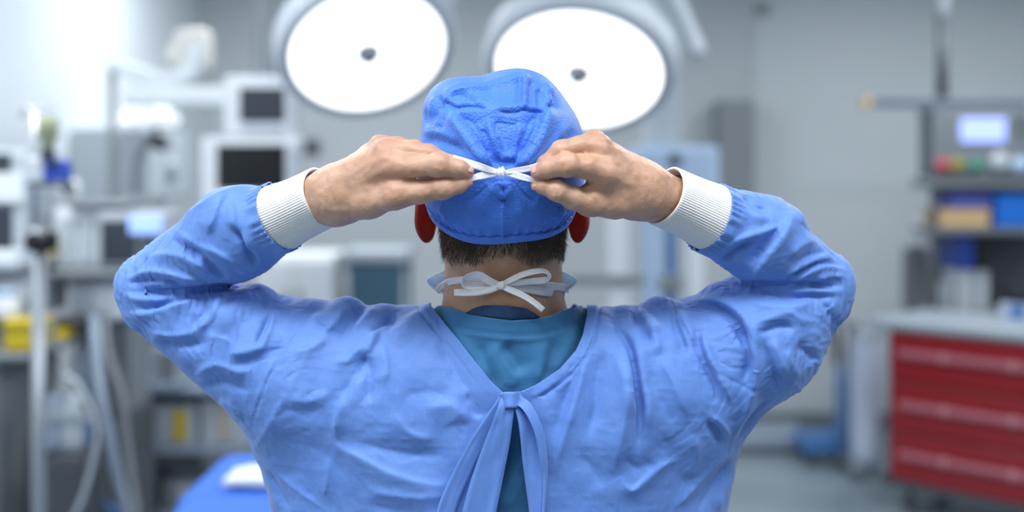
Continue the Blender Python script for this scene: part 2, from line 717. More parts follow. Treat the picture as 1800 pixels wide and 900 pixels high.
M_BLACK = plain('black_plastic', '#17181b', 0.4, var=0.1)
M_SCREEN = plain('dark_screen_glass', '#0e1016', 0.22, var=0.05)
M_SCREEN2 = plain('grey_screen_glass', '#343a44', 0.25, var=0.2, scale=4)
M_STEEL = plain('brushed_steel', '#b3b9be', 0.38, metal=0.75, var=0.08, scale=30)
M_CHROME = plain('chromed_steel', '#c9cdd2', 0.22, metal=0.9, var=0.04)
M_BLUE = plain('blue_plastic', '#2c5bd0', 0.4)
M_LBLUE = plain('pale_blue_plastic', '#b4cbe6', 0.45)
M_MBLUE = plain('mid_blue_enamel', '#4c80bd', 0.45)
M_YELLOW = plain('yellow_plastic', '#d8bc22', 0.45)
M_RED = plain('red_enamel', '#8c0f1a', 0.32, var=0.08, coat=0.3)
M_TEAL = plain('teal_fabric', '#4a6a7e', 0.8, var=0.08, scale=14, bump=0.2)
M_DRAPE = plain('blue_drape', '#3f74d6', 0.75, var=0.08, scale=10, bump=0.3, bscale=40)
M_SHEET = plain('white_sheet', '#f3f6fb', 0.8, var=0.02, bump=0.2, bscale=40)
M_LINEN = plain('pale_linen', '#c9d2e6', 0.8, var=0.05, bump=0.3, bscale=30)
M_HOSE = plain('grey_blue_hose', '#98a5b6', 0.5)
M_SLATE = plain('slate_bar', '#5c6875', 0.5)
M_TAN = plain('tan_card', '#d2b080', 0.7)
M_PURPLE = plain('violet_blue_card', '#5a66b8', 0.6)
M_LENS = plain('lamp_lens', '#ffffff', 0.3, emit='#ffffff', estr=2.2)
M_PANELGLOW = plain('panel_diffuser', '#ffffff', 0.5, emit='#f2f8ff', estr=2.0)
M_LCD = plain('lit_display', '#9fb2ff', 0.3, emit='#a9b6ff', estr=0.75)
M_LCD2 = plain('lit_blue_display', '#9fc0ff', 0.3, emit='#93a9ff', estr=0.85)
M_BRED = plain('red_button', '#b8505f', 0.4); M_BYEL = plain('yellow_button', '#968c48', 0.4); M_BGRN = plain('green_button', '#4a8c78', 0.4)

RX0, RX1, RY0, RY1 = -2.06, 4.3, -2.6, 7.5


def structure(o):
    o['kind'] = 'structure'
    return o


structure(box('floor', (RX0 - 0.1, RX1 + 0.1), (RY0 - 0.1, RY1 + 0.1), (-0.1, 0.0), M_FLOOR, bev=0))
structure(box('ceiling', (RX0 - 0.1, RX1 + 0.1), (RY0 - 0.1, RY1 + 0.1), (CEIL_Z, CEIL_Z + 0.1), M_CEIL, bev=0))
structure(box('wall_back', (RX0 - 0.1, RX1 + 0.1), (RY1, RY1 + 0.1), (0, CEIL_Z), M_WALL, bev=0))
structure(box('wall_left', (RX0 - 0.1, RX0), (RY0, RY1), (0, CEIL_Z), M_WALL_W, bev=0))
structure(box('wall_right', (RX1, RX1 + 0.1), (RY0, RY1), (0, CEIL_Z), M_WALL, bev=0))
structure(box('wall_front', (RX0 - 0.1, RX1 + 0.1), (RY0 - 0.1, RY0), (0, CEIL_Z), M_WALL_D, bev=0))
structure(box('baseboard_back', (RX0, RX1), (RY1 - 0.015, RY1), (0, 0.10), M_BASE, bev=0.003))
structure(box('baseboard_left', (RX0, RX0 + 0.015), (RY0, RY1), (0, 0.10), M_BASE, bev=0.003))
a = PT(1325, 0, RY1 - 0.02)[0]
structure(box('trim_1', (a, RX1), (RY1 - 0.02, RY1), (0.10, CEIL_Z), M_PANEL, bev=0.002))

for i, (lx, ly) in enumerate(PANELS):
    where = ['above the left shoulder of the person', 'straight above the person', 'above the right shoulder of the person', 'behind the camera, added as fill', 'left of the surgical lamps', 'right of the surgical lamps', 'by the back wall on the left', 'by the back wall on the right'][i]
    t = thing('ceiling_light', 'flat white ceiling panel light ' + where, 'ceiling light', (lx, ly, CEIL_Z), group='ceiling panel lights')
    fx, fy = 0.62, 0.32
    for nm, xx, yy in (('frame', (lx - fx, lx + fx), (ly - fy, ly - fy + 0.03)), ('frame', (lx - fx, lx + fx), (ly + fy - 0.03, ly + fy)),
                       ('frame', (lx - fx, lx - fx + 0.03), (ly - fy, ly + fy)), ('frame', (lx + fx - 0.03, lx + fx), (ly - fy, ly + fy))):
        box(nm, xx, yy, (CEIL_Z - 0.025, CEIL_Z), M_WHITE, t, 0.003)
    box('diffuser', (lx - fx + 0.03, lx + fx - 0.03), (ly - fy + 0.03, ly + fy - 0.03), (CEIL_Z - 0.012, CEIL_Z), M_PANELGLOW, t, 0.002)

# ================================================================== THE PERSON
PX0 = PT(882, 324, 1.34)[0]
person = thing('person', 'man seen from behind in blue surgical gown, tying the white strings of his cap', 'person', (PX0, 1.34, 0))


# ---- materials
def cloth_mat(name, col, col2, weave=900.0, bump=0.12, rough=0.62, sheen=0.25, dimples=0.0, mott=7.0, crumple=0.16, through=0.0):
    m, nt, b = new_mat(name)
    N, L = nt.nodes, nt.links
    tc = N.new('ShaderNodeTexCoord')
    n1 = N.new('ShaderNodeTexNoise'); n1.inputs['Scale'].default_value = mott; n1.inputs['Detail'].default_value = 6
    n1.inputs['Roughness'].default_value = 0.65
    L.new(tc.outputs['Object'], n1.inputs['Vector'])
    mp = N.new('ShaderNodeMapping'); mp.inputs['Scale'].default_value = (weave, weave * 0.5, weave * 0.12)
    L.new(tc.outputs['Object'], mp.inputs['Vector'])
    n2 = N.new('ShaderNodeTexNoise'); n2.inputs['Scale'].default_value = 1.0; n2.inputs['Detail'].default_value = 2
    L.new(mp.outputs[0], n2.inputs['Vector'])
    mp3 = N.new('ShaderNodeMapping'); mp3.inputs['Scale'].default_value = (weave * 0.12, weave * 0.5, weave)
    L.new(tc.outputs['Object'], mp3.inputs['Vector'])
    n3 = N.new('ShaderNodeTexNoise'); n3.inputs['Scale'].default_value = 1.0; n3.inputs['Detail'].default_value = 2
    L.new(mp3.outputs[0], n3.inputs['Vector'])
    ad = N.new('ShaderNodeMath'); ad.operation = 'ADD'
    L.new(n2.outputs['Fac'], ad.inputs[0]); L.new(n3.outputs['Fac'], ad.inputs[1])
    mx = N.new('ShaderNodeMix'); mx.data_type = 'RGBA'
    mx.inputs[6].default_value = lin(col2); mx.inputs[7].default_value = lin(col)
    ramp = N.new('ShaderNodeMapRange'); ramp.inputs[1].default_value = 0.36; ramp.inputs[2].default_value = 0.64
    L.new(n1.outputs['Fac'], ramp.inputs[0]); L.new(ramp.outputs[0], mx.inputs[0])
    mw = N.new('ShaderNodeMix'); mw.data_type = 'RGBA'; mw.blend_type = 'MULTIPLY'
    mr = N.new('ShaderNodeMapRange'); mr.inputs[1].default_value = 0.75; mr.inputs[2].default_value = 1.2
    mr.inputs[3].default_value = 0.95; mr.inputs[4].default_value = 1.02
    L.new(ad.outputs[0], mr.inputs[0])
    mw.inputs[0].default_value = 1.0
    L.new(mx.outputs[2], mw.inputs[6]); L.new(mr.outputs[0], mw.inputs[7])
    L.new(mw.outputs[2], b.inputs['Base Color'])
    b.inputs['Roughness'].default_value = rough
    b.inputs['Sheen Weight'].default_value = sheen
    b.inputs['Sheen Roughness'].default_value = 0.4
    b.inputs['Specular IOR Level'].default_value = 0.35
    h = ad.outputs[0]
    bp = N.new('ShaderNodeBump'); bp.inputs['Strength'].default_value = bump; bp.inputs['Distance'].default_value = 0.0006
    L.new(h, bp.inputs['Height'])
    last = bp
    # crumple: fine creases of stiff cloth
    cr = N.new('ShaderNodeTexNoise'); cr.inputs['Scale'].default_value = 34.0; cr.inputs['Detail'].default_value = 5
    cr.inputs['Distortion'].default_value = 0.8
    L.new(tc.outputs['Object'], cr.inputs['Vector'])
    b2 = N.new('ShaderNodeBump'); b2.inputs['Strength'].default_value = crumple; b2.inputs['Distance'].default_value = 0.004
    L.new(cr.outputs['Fac'], b2.inputs['Height']); L.new(bp.outputs[0], b2.inputs['Normal'])
    last = b2
    if dimples:
        vo = N.new('ShaderNodeTexVoronoi'); vo.inputs['Scale'].default_value = 430.0
        L.new(tc.outputs['Object'], vo.inputs['Vector'])
        b3 = N.new('ShaderNodeBump'); b3.inputs['Strength'].default_value = dimples; b3.inputs['Distance'].default_value = 0.0018
        L.new(vo.outputs['Distance'], b3.inputs['Height']); L.new(b2.outputs[0], b3.inputs['Normal'])
        last = b3
    L.new(last.outputs[0], b.inputs['Normal'])
    if through:
        tr = N.new('ShaderNodeBsdfTranslucent'); ms = N.new('ShaderNodeMixShader'); ms.inputs[0].default_value = through
        L.new(mw.outputs[2], tr.inputs['Color'])
        L.new(b.outputs[0], ms.inputs[1]); L.new(tr.outputs[0], ms.inputs[2]); L.new(ms.outputs[0], N['Material Output'].inputs['Surface'])
    return m


M_GOWN = cloth_mat('gown_cloth', '#6d94dc', '#5d86cf')
M_CAP = cloth_mat('cap_nonwoven', '#4c82e2', '#4175d8', dimples=0.34, rough=0.5, crumple=0.03, bump=0.08)
M_SCRUB = cloth_mat('scrub_cotton', '#3b79a8', '#336d9c', bump=0.2, rough=0.75)
M_NAVY = cloth_mat('undershirt_jersey', '#2c4a70', '#263f62', rough=0.85)
M_TIE = cloth_mat('white_tie_tape', '#fbfafc', '#f4f3f8', bump=0.2, rough=0.7, crumple=0.15, through=0.25)
M_MASK = cloth_mat('mask_nonwoven', '#e6f3fd', '#dcedfb', rough=0.7, through=0.5)
M_CUFF = cloth_mat('cuff_knit', '#e9e7e6', '#e0deDD', bump=0.35, rough=0.9)
M_HAIR = plain('dark_brown_hair', '#57483c', 0.5, var=0.35, scale=300)
M_SHOE = plain('shoe_rubber', '#e5e8ea', 0.5)


def skin_mat():
    m, nt, b = new_mat('skin')
    N, L = nt.nodes, nt.links
    tc = N.new('ShaderNodeTexCoord')
    at = N.new('ShaderNodeAttribute'); at.attribute_name = 'skin_tone'
    nz = N.new('ShaderNodeTexNoise'); nz.inputs['Scale'].default_value = 55; nz.inputs['Detail'].default_value = 5
    L.new(tc.outputs['Object'], nz.inputs['Vector'])
    mx = N.new('ShaderNodeMix'); mx.data_type = 'RGBA'; mx.blend_type = 'MULTIPLY'
    mx.inputs[0].default_value = 1.0
    mr = N.new('ShaderNodeMapRange'); mr.inputs[1].default_value = 0.3; mr.inputs[2].default_value = 0.7
    mr.inputs[3].default_value = 0.88; mr.inputs[4].default_value = 1.1
    L.new(nz.outputs['Fac'], mr.inputs[0])
    L.new(at.outputs['Color'], mx.inputs[6]); L.new(mr.outputs[0], mx.inputs[7])
    L.new(mx.outputs[2], b.inputs['Base Color'])
    b.inputs['Roughness'].default_value = 0.46
    b.inputs['Subsurface Weight'].default_value = 0.18
    b.inputs['Subsurface Radius'].default_value = (0.012, 0.004, 0.002)
    b.inputs['Subsurface Scale'].default_value = 0.6
    vo = N.new('ShaderNodeTexVoronoi'); vo.inputs['Scale'].default_value = 620
    L.new(tc.outputs['Object'], vo.inputs['Vector'])
    n4 = N.new('ShaderNodeTexNoise'); n4.inputs['Scale'].default_value = 170; n4.inputs['Detail'].default_value = 4
    L.new(tc.outputs['Object'], n4.inputs['Vector'])
    bp = N.new('ShaderNodeBump'); bp.inputs['Strength'].default_value = 0.22; bp.inputs['Distance'].default_value = 0.0008
    L.new(vo.outputs['Distance'], bp.inputs['Height'])
    b2 = N.new('ShaderNodeBump'); b2.inputs['Strength'].default_value = 0.3; b2.inputs['Distance'].default_value = 0.0015
    L.new(n4.outputs['Fac'], b2.inputs['Height']); L.new(bp.outputs[0], b2.inputs['Normal'])
    L.new(b2.outputs[0], b.inputs['Normal'])
    return m


def ear_mat():
    """thin ear shells let light through"""
    m, nt, b = new_mat('ear_skin')
    N, L = nt.nodes, nt.links
    nz = N.new('ShaderNodeTexNoise'); nz.inputs['Scale'].default_value = 70; nz.inputs['Detail'].default_value = 4
    mxe = N.new('ShaderNodeMix'); mxe.data_type = 'RGBA'; mxe.inputs[6].default_value = lin('#7a3026'); mxe.inputs[7].default_value = lin('#b3604c')  # natural ear red, deepened: backlit glow partly painted into the base colour
    L.new(nz.outputs['Fac'], mxe.inputs[0]); L.new(mxe.outputs[2], b.inputs['Base Color'])
    b.inputs['Subsurface Weight'].default_value = 0.2
    b.inputs['Subsurface Radius'].default_value = (0.012, 0.003, 0.002)
    b.inputs['Subsurface Scale'].default_value = 0.6
    b.inputs['Roughness'].default_value = 0.5
    tr = N.new('ShaderNodeBsdfTranslucent'); tr.inputs['Color'].default_value = (0.62, 0.04, 0.02, 1)
    ms = N.new('ShaderNodeMixShader'); ms.inputs[0].default_value = 0.42
    out = N['Material Output']
    L.new(b.outputs[0], ms.inputs[1]); L.new(tr.outputs[0], ms.inputs[2]); L.new(ms.outputs[0], out.inputs['Surface'])
    return m


M_SKIN = skin_mat()
M_EAR = ear_mat()


# ---- torso core shared by body, shirt and gown (each at its own offset)
_zt = np.array([EYE - (v - 324) * 1.36 / F_PX for v in (2000, 1300, 1000, 900, 850, 790, 740, 700, 660, 620, 580, 545)])[::1]
_at = np.array([0.250, 0.250, 0.262, 0.270, 0.278, 0.288, 0.280, 0.262, 0.236, 0.205, 0.17, 0.14])
_bt = np.array([0.165, 0.150, 0.138, 0.134, 0.131, 0.128, 0.126, 0.124, 0.118, 0.106, 0.088, 0.07])
_ct = np.array([PT(v, 0, 1.36)[0] for v in (879, 879, 879, 879, 878, 874, 878, 882, 884, 884, 884, 884)])
Z_TOP = PT(0, 556, 1.34)[2]


def torso_core(p):
    a = np.interp(p[:, 2], _zt, _at); b = np.interp(p[:, 2], _zt, _bt); c = np.interp(p[:, 2], _zt, _ct)
    yc = 1.372
    x = np.abs(p[:, 0] - c) / a; y = np.abs(p[:, 1] - yc) / b
    n = 2.5
    r = (x ** n + y ** n + 1e-9) ** (1 / n)
    d = (r - 1) * np.minimum(a, b)
    d = smax(d, p[:, 2] - Z_TOP, 0.06)
    return d


def shoulders(p, off=0.0):
    d = cone(p, PT(835, 650, 1.335), PT(600, 656, 1.332), RM(92, 1.33) + off, RM(113, 1.33) + off)
    e = cone(p, PT(935, 652, 1.335), PT(1165, 658, 1.332), RM(90, 1.33) + off, RM(112, 1.33) + off)
    return smin(d, e, 0.03)


EL_L = (278, 528, 1.315); EL_R = (1431, 520, 1.315)


def gown_field(p):
    d = smin(torso_core(p), shoulders(p), 0.05)
    # scapulae
    d = smin(d, ellip(p, PT(690, 720, 1.305), (0.085, 0.055, 0.09)), 0.05)
    d = smin(d, ellip(p, PT(1080, 720, 1.305), (0.085, 0.055, 0.09)), 0.05)
    # left sleeve (photo left)
    up = cone(p, PT(*EL_L), PT(520, 655, 1.335), RM(63, 1.31), RM(132, 1.33))
    fo = smin(cone(p, PT(272, 498, 1.315), PT(415, 412, 1.29), RM(61, 1.31), RM(76, 1.29)),
              cone(p, PT(415, 412, 1.29), PT(512, 372, 1.262), RM(74, 1.29), RM(60, 1.265)), 0.02)
    arm = smin(up, fo, 0.007)
    arm = smin(arm, ellip(p, PT(240, 503, 1.31), (0.020, 0.026, 0.024)), 0.014)
    arm = smin(arm, ellip(p, PT(396, 358, 1.285), (0.018, 0.03, 0.014)), 0.012)
    d = smin(d, arm, 0.035)
    # right sleeve
    up = smin(cone(p, PT(*EL_R), PT(1335, 590, 1.325), RM(66, 1.31), RM(110, 1.32)), cone(p, PT(1335, 590, 1.325), PT(1195, 674, 1.335), RM(110, 1.32), RM(128, 1.33)), 0.02)
    fo = smin(cone(p, PT(1432, 497, 1.315), PT(1336, 420, 1.29), RM(62, 1.31), RM(72, 1.29)),
              cone(p, PT(1336, 420, 1.29), PT(1222, 372, 1.262), RM(71, 1.29), RM(61, 1.265)), 0.02)
    arm = smin(up, fo, 0.007)
    arm = smin(arm, ellip(p, PT(1467, 492, 1.31), (0.019, 0.026, 0.024)), 0.014)
    arm = smin(arm, ellip(p, PT(1386, 386, 1.285), (0.014, 0.03, 0.012)), 0.012)
    d = smin(d, arm, 0.035)
    # cloth gathered where the sleeve meets the shoulder
    for q, e, r0, r1 in (((610, 549, 1.320), (548, 604, 1.275), 27, 13), ((672, 563, 1.318), (636, 622, 1.268), 22, 12), ((548, 561, 1.320), (500, 600, 1.285), 28, 12), ((762, 557, 1.305), (700, 590, 1.275), 22, 12),
                        ((1158, 549, 1.320), (1180, 618, 1.272), 28, 13), ((1098, 567, 1.318), (1120, 630, 1.268), 20, 11), ((1042, 566, 1.305), (1060, 620, 1.268), 22, 12),
                        ((1264, 537, 1.318), (1318, 596, 1.262), 30, 14), ((450, 529, 1.318), (400, 560, 1.275), 28, 14)):
        d = smin(d, cone(p, PT(*q), PT(*e), RM(r0, 1.3), RM(r1, 1.3)), 0.016)
    return d


# ---- hands: chains of joints (photo px, distance, radius px)
def J(px, py, d, r):
    return (PT(px, py, d), RM(r, d))


HAND_L = dict(
    wrist=[J(500, 380, 1.262, 38), J(548, 354, 1.240, 39), J(590, 343, 1.222, 43)],
    palm=[J(590, 330, 1.222, 34), J(686, 292, 1.182, 24)],
    palm2=[J(590, 335, 1.226, 36), J(680, 268, 1.190, 22)],
    palm3=[J(592, 345, 1.232, 36), J(668, 264, 1.210, 20)],
    palm4=[J(592, 350, 1.236, 34), J(652, 274, 1.228, 19)],
    thenar=[J(600, 356, 1.222, 36), J(650, 352, 1.200, 30), J(698, 343, 1.182, 25)],
    index=[J(686, 290, 1.180, 24), J(730, 291, 1.168, 20.5), J(771, 290, 1.160, 20), J(806, 297, 1.163, 16.5), J(820, 303, 1.167, 13)],
    middle=[J(680, 264, 1.190, 22), J(718, 266, 1.184, 18), J(752, 272, 1.182, 17), J(792, 287, 1.184, 14.5), J(810, 299, 1.184, 12)],
    ring=[J(668, 256, 1.208, 19), J(700, 257, 1.206, 16), J(730, 264, 1.206, 15.5), J(766, 282, 1.202, 14), J(786, 297, 1.198, 11.5)],
    little=[J(652, 272, 1.226, 18), J(690, 280, 1.225, 14.5), J(718, 290, 1.222, 14.5), J(742, 302, 1.216, 12.5), J(758, 310, 1.212, 10.5)],
    thumb=[J(698, 341, 1.181, 25), J(738, 337, 1.173, 20.5), J(779, 331, 1.166, 18.5), J(806, 324, 1.168, 15.5), J(820, 318, 1.171, 11.5)],
)
HAND_R = dict(
    wrist=[J(1236, 376, 1.262, 38), J(1174, 350, 1.240, 40), J(1128, 336, 1.222, 44)],
    palm=[J(1128, 332, 1.222, 36), J(1060, 303, 1.180, 25)],
    palm2=[J(1126, 324, 1.226, 36), J(1052, 262, 1.186, 23)],
    palm3=[J(1126, 326, 1.234, 36), J(1044, 252, 1.208, 21)],
    palm4=[J(1128, 336, 1.238, 34), J(1052, 262, 1.230, 19)],
    web=[J(1064, 318, 1.188, 19), J(1034, 336, 1.184, 13)],
    thenar=[J(1118, 345, 1.222, 36), J(1078, 354, 1.200, 28), J(1036, 357, 1.184, 22)],
    index=[J(1060, 303, 1.178, 25), J(1028, 292, 1.166, 21), J(998, 289, 1.158, 20.5), J(962, 296, 1.163, 17), J(946, 304, 1.167, 13.5)],
    middle=[J(1053, 258, 1.186, 22), J(1018, 258, 1.178, 18.5), J(986, 266, 1.174, 18), J(960, 288, 1.176, 15.5), J(948, 298, 1.180, 12)],
    ring=[J(1044, 250, 1.206, 20), J(1014, 258, 1.198, 17), J(990, 268, 1.194, 17), J(968, 284, 1.196, 14), J(958, 296, 1.196, 11.5)],
    little=[J(1052, 262, 1.228, 18), J(1024, 272, 1.226, 14.5), J(1004, 282, 1.222, 14.5), J(988, 294, 1.216, 12.5), J(976, 302, 1.212, 10.5)],
    thumb=[J(1036, 356, 1.182, 22), J(1008, 348, 1.174, 20), J(980, 335, 1.168, 18), J(956, 328, 1.170, 14), J(943, 325, 1.172, 10)],
)


def hand_field(p, H):
    palm = None
    for k in ('palm', 'palm2', 'palm3', 'palm4'):
        e = chain(p, H[k])
        palm = e if palm is None else smin(palm, e, 0.012)
    palm = smin(palm, chain(p, H['thenar'], 0.01), 0.014)
    if 'web' in H:
        palm = smin(palm, chain(p, H['web']), 0.010)
    w = chain(p, H['wrist'], 0.006)
    palm = smin(palm, w, 0.02)
    d = palm
    for k, kk in (('index', 0.007), ('middle', 0.007), ('ring', 0.007), ('little', 0.007), ('thumb', 0.009)):
        f = chain(p, H[k], 0.0035)
        # knuckle swelling at the middle joint
        c, r = H[k][2]
        f = smin(f, np.sqrt(((p - c) ** 2).sum(1)) - r * 1.03, 0.004)
        # blend with the palm only near the knuckle
        c0, r0 = H[k][0]
        near = 1 - sstep(r0 * 1.2, r0 * 2.2, np.sqrt(((p - c0) ** 2).sum(1)))
        blend = smin(d, f, kk)
        hard = np.minimum(d, f)
        d = hard + (blend - hard) * (0.06 + 0.94 * near)
    return d


EAR = {}
for s, ex in (('l', 747), ('r', 1018)):
    c = PT(ex, 380, 1.325)
    sx = -1 if s == 'l' else 1
    fw = np.array([0.25 * sx, 0.85, 0.0]); fw /= np.linalg.norm(fw)       # ear plane: mostly fore-aft, back edge flaring out
    ang = math.radians(38)
    ax_w = np.array([sx * math.sin(ang), -math.cos(ang), 0.0])             # towards the free rear edge
    ax_t = np.array([sx * math.cos(ang), math.sin(ang), 0.0])              # through the shell
    EAR[s] = (c, np.stack([ax_w, ax_t, np.array([0, 0, 1.0])], 1))


def ear_field(p, s):
    c, R = EAR[s]
    q = (p - c) @ R
    q[:, 0] = q[:, 0] + 5.0 * np.clip(-q[:, 2], 0, 0.05) ** 2 - 0.05 * q[:, 2]
    # narrower towards the lobe
    w = 0.0185 - 0.10 * np.clip(-q[:, 2] - 0.004, 0, 0.04)
    q[:, 1] = q[:, 1] - 0.004 * np.cos(q[:, 0] / 0.0185 * 2.2) + 0.0012 * np.sin(q[:, 2] * 120)
    d = (np.sqrt((q[:, 0] / w) ** 2 + np.abs(q[:, 2] / 0.032) ** 2.6 + (q[:, 1] / 0.0062) ** 2) - 1) * 0.0062
    return d


HEAD_C = PT(884, 285, 1.305)


def head_field(p):
    d = ellip(p, HEAD_C, (0.077, 0.100, 0.090))
    d = smin(d, ellip(p, PT(884, 372, 1.355), (0.066, 0.066, 0.078)), 0.04)      # face and jaw
    d = smin(d, ellip(p, PT(884, 352, 1.270), (0.058, 0.036, 0.050)), 0.04)      # occiput
    d = smin(d, cone(p, PT(884, 455, 1.385), PT(884, 440, 1.402), 0.026, 0.018), 0.03)   # chin
    d = smin(d, cone(p, PT(884, 352, 1.412), PT(884, 392, 1.432), 0.008, 0.014), 0.014)  # nose
    for sx in (-1, 1):
        d = smin(d, ellip(p, PT(884 + sx * 45, 318, 1.392), (0.022, 0.012, 0.007)), 0.012)  # brows
        d = smax(d, -ellip(p, PT(884 + sx * 46, 338, 1.425), (0.018, 0.014, 0.012)), 0.012)  # eye sockets
        d = smin(d, ellip(p, PT(884 + sx * 46, 338, 1.400), (0.013, 0.012, 0.012)), 0.004)   # lids over the eyes
    d = smin(d, ellip(p, PT(884, 420, 1.412), (0.022, 0.010, 0.006)), 0.006)     # lips
    # neck
    nk = cone(p, PT(884, 425, 1.318), PT(886, 560, 1.330), 0.066, 0.072)
    d = smin(d, nk, 0.030)
    for s in 'lr':
        d = smin(d, ear_field(p, s), 0.004)
    return d


def arm_body(p):
    d = cone(p, PT(300, 535, 1.32), PT(590, 650, 1.338), 0.030, 0.050)
    d = smin(d, chain(p, [(PT(285, 508, 1.318), 0.030), (PT(392, 424, 1.295), 0.034), (PT(500, 380, 1.262), RM(31, 1.26))], 0.012), 0.02)
    e = cone(p, PT(1412, 532, 1.32), PT(1175, 655, 1.338), 0.030, 0.050)
    e = smin(e, chain(p, [(PT(1428, 506, 1.318), 0.030), (PT(1340, 422, 1.295), 0.034), (PT(1236, 376, 1.262), RM(31, 1.26))], 0.012), 0.02)
    return np.minimum(d, e)


def legs_body(p):
    d = None
    for sx in (-1, 1):
        x = PX0 + sx * 0.11
        e = chain(p, [(np.array([x, 1.36, 0.92]), 0.085), (np.array([x, 1.35, 0.50]), 0.056), (np.array([x, 1.37, 0.09]), 0.040)], 0.03)
        e = smin(e, cone(p, np.array([x, 1.36, 0.05]), np.array([x + sx * 0.02, 1.52, 0.035]), 0.038, 0.030), 0.03)
        d = e if d is None else smin(d, e, 0.02)
    return d


def body_field(p):
    tor = smin(torso_core(p) + 0.030, shoulders(p, -0.027), 0.05)
    d = smin(tor, head_field(p), 0.05)
    d = smin(d, arm_body(p), 0.03)
    lo = p[:, 2] < 1.1
    if lo.any():
        dl = d.copy()
        dl[lo] = smin(d[lo], legs_body(p[lo]), 0.05)
        d = dl
    hi = (p[:, 2] > 1.45) & (p[:, 1] < 1.36)
    if hi.any():
        q = p[hi]
        e = np.minimum(hand_field(q, HAND_L), hand_field(q, HAND_R))
        # hands join the forearms, never the head
        wr = np.minimum(np.abs(q[:, 0] - HAND_L['wrist'][0][0][0]), np.abs(q[:, 0] - HAND_R['wrist'][0][0][0]))
        k = 0.0005 + 0.006 * (1 - sstep(0.03, 0.06, wr))
        a = d[hi]
        h = np.maximum(k - np.abs(a - e), 0) / k
        d[hi] = np.minimum(a, e) - h * h * k * 0.25
    return d


# ---- body: one continuous surface, fine where hands and head are
xl0, xl1 = PT(500, 0, 1.25)[0], PT(832, 0, 1.17)[0]
xr0, xr1 = PT(926, 0, 1.17)[0], PT(1230, 0, 1.25)[0]
bx = axis_coords([(-0.50, xl0, 0.009), (xl0, xl1, 0.0016), (xl1, xr0, 0.003), (xr0, xr1, 0.0016), (xr1, 0.46, 0.009)])
by = axis_coords([(1.125, 1.26, 0.0016), (1.26, 1.36, 0.0035), (1.36, 1.58, 0.006)])
zt0, zt1 = PT(0, 402, 1.24)[2], PT(0, 222, 1.16)[2]
bz = axis_coords([(-0.02, 1.30, 0.024), (1.30, 1.44, 0.006), (1.44, zt0, 0.0028), (zt0, zt1, 0.0016), (zt1, 1.73, 0.006)])
V, Q = surface_nets(body_field, bx, by, bz)
UV = to_px(V)
N0 = vert_normals(V, Q)
isL = V[:, 0] < -0.035
hand_m = (V[:, 1] < 1.26) & (V[:, 2] > zt0 - 0.01) & ((UV[:, 0] < 832) & (UV[:, 0] > 520) | (UV[:, 0] > 926) & (UV[:, 0] < 1200))
near_head = head_field(V) < 0.006
hand_m &= ~near_head
D = np.zeros(len(V))
HS = [
    # creases and tendons: (A mm, left px, right px, points)
    (-0.8, 2, 2, [(769, 274), (766, 284), (769, 296)]), (-0.7, 2, 2, [(776, 274), (774, 286), (777, 298)]),
    (-0.6, 2, 2, [(782, 320), (779, 328), (781, 338)]), (-0.6, 2, 2, [(774, 321), (772, 330), (774, 341)]),
    (-0.7, 2, 2, [(756, 266), (754, 272), (757, 280)]),
    (1.0, 6, 6, [(600, 318), (640, 292), (682, 268)]), (0.9, 6, 6, [(605, 332), (650, 312), (688, 292)]),
    (-1.0, 7, 7, [(640, 305), (665, 292), (690, 281)]), (-1.0, 7, 7, [(650, 330), (680, 318), (702, 311)]),
    (0.9, 4, 4, [(618, 318), (642, 306), (662, 282)]), (-1.6, 5, 5, [(690, 281), (715, 279), (745, 278)]),
    (-0.7, 3, 3, [(575, 330), (586, 350), (592, 378)]), (-1.0, 4, 4, [(640, 372), (690, 371), (740, 358)]),
    (-0.8, 2, 2, [(1002, 268), (1004, 278), (1001, 292)]), (-0.7, 2, 2, [(995, 270), (995, 280), (994, 296)]),
    (-0.8, 2, 2, [(985, 331), (981, 340), (980, 348)]), (-0.8, 2, 2, [(976, 328), (973, 336), (974, 344)]),
    (-0.7, 2, 2, [(988, 252), (988, 258), (991, 266)]),
    (1.0, 6, 6, [(1128, 310), (1090, 286), (1056, 262)]), (0.9, 6, 6, [(1128, 330), (1095, 318), (1062, 303)]),
    (-1.2, 7, 7, [(1100, 300), (1078, 288), (1046, 280)]), (-1.2, 5, 5, [(1046, 283), (1028, 274), (1008, 270)]),
    (-1.0, 4, 4, [(1088, 262), (1066, 250), (1040, 246)]),
    (-1.6, 2.5, 2.5, [(1018, 326), (1032, 336), (1044, 340)]), (-1.2, 2, 2, [(1020, 330), (1034, 342), (1043, 352)]), (-0.9, 2, 2, [(1028, 330), (1042, 334), (1050, 332)]),
    (-0.8, 3, 3, [(1145, 330), (1138, 352), (1128, 380)]),
]
for A, sl, sr, pts in HS:
    D += stroke(UV, pts, A * 0.001, sl, sr, 0.3)
D += 0.0005 * vnoise(V * 90) + 0.0003 * vnoise(V * 220)
V = V + N0 * (D * hand_m)[:, None]

# skin tones
tone = np.tile(np.array(lin('#c3997f')[:3]), (len(V), 1))
red = np.array(lin('#bd7763')[:3]); pale = np.array(lin('#d2ad97')[:3]); tan = np.array(lin('#b58867')[:3])
pink = np.array(lin('#e0a5a0')[:3]); stub = np.array(lin('#7d6a5e')[:3])


def blend(w, c):
    global tone
    tone = tone * (1 - w[:, None]) + c * w[:, None]


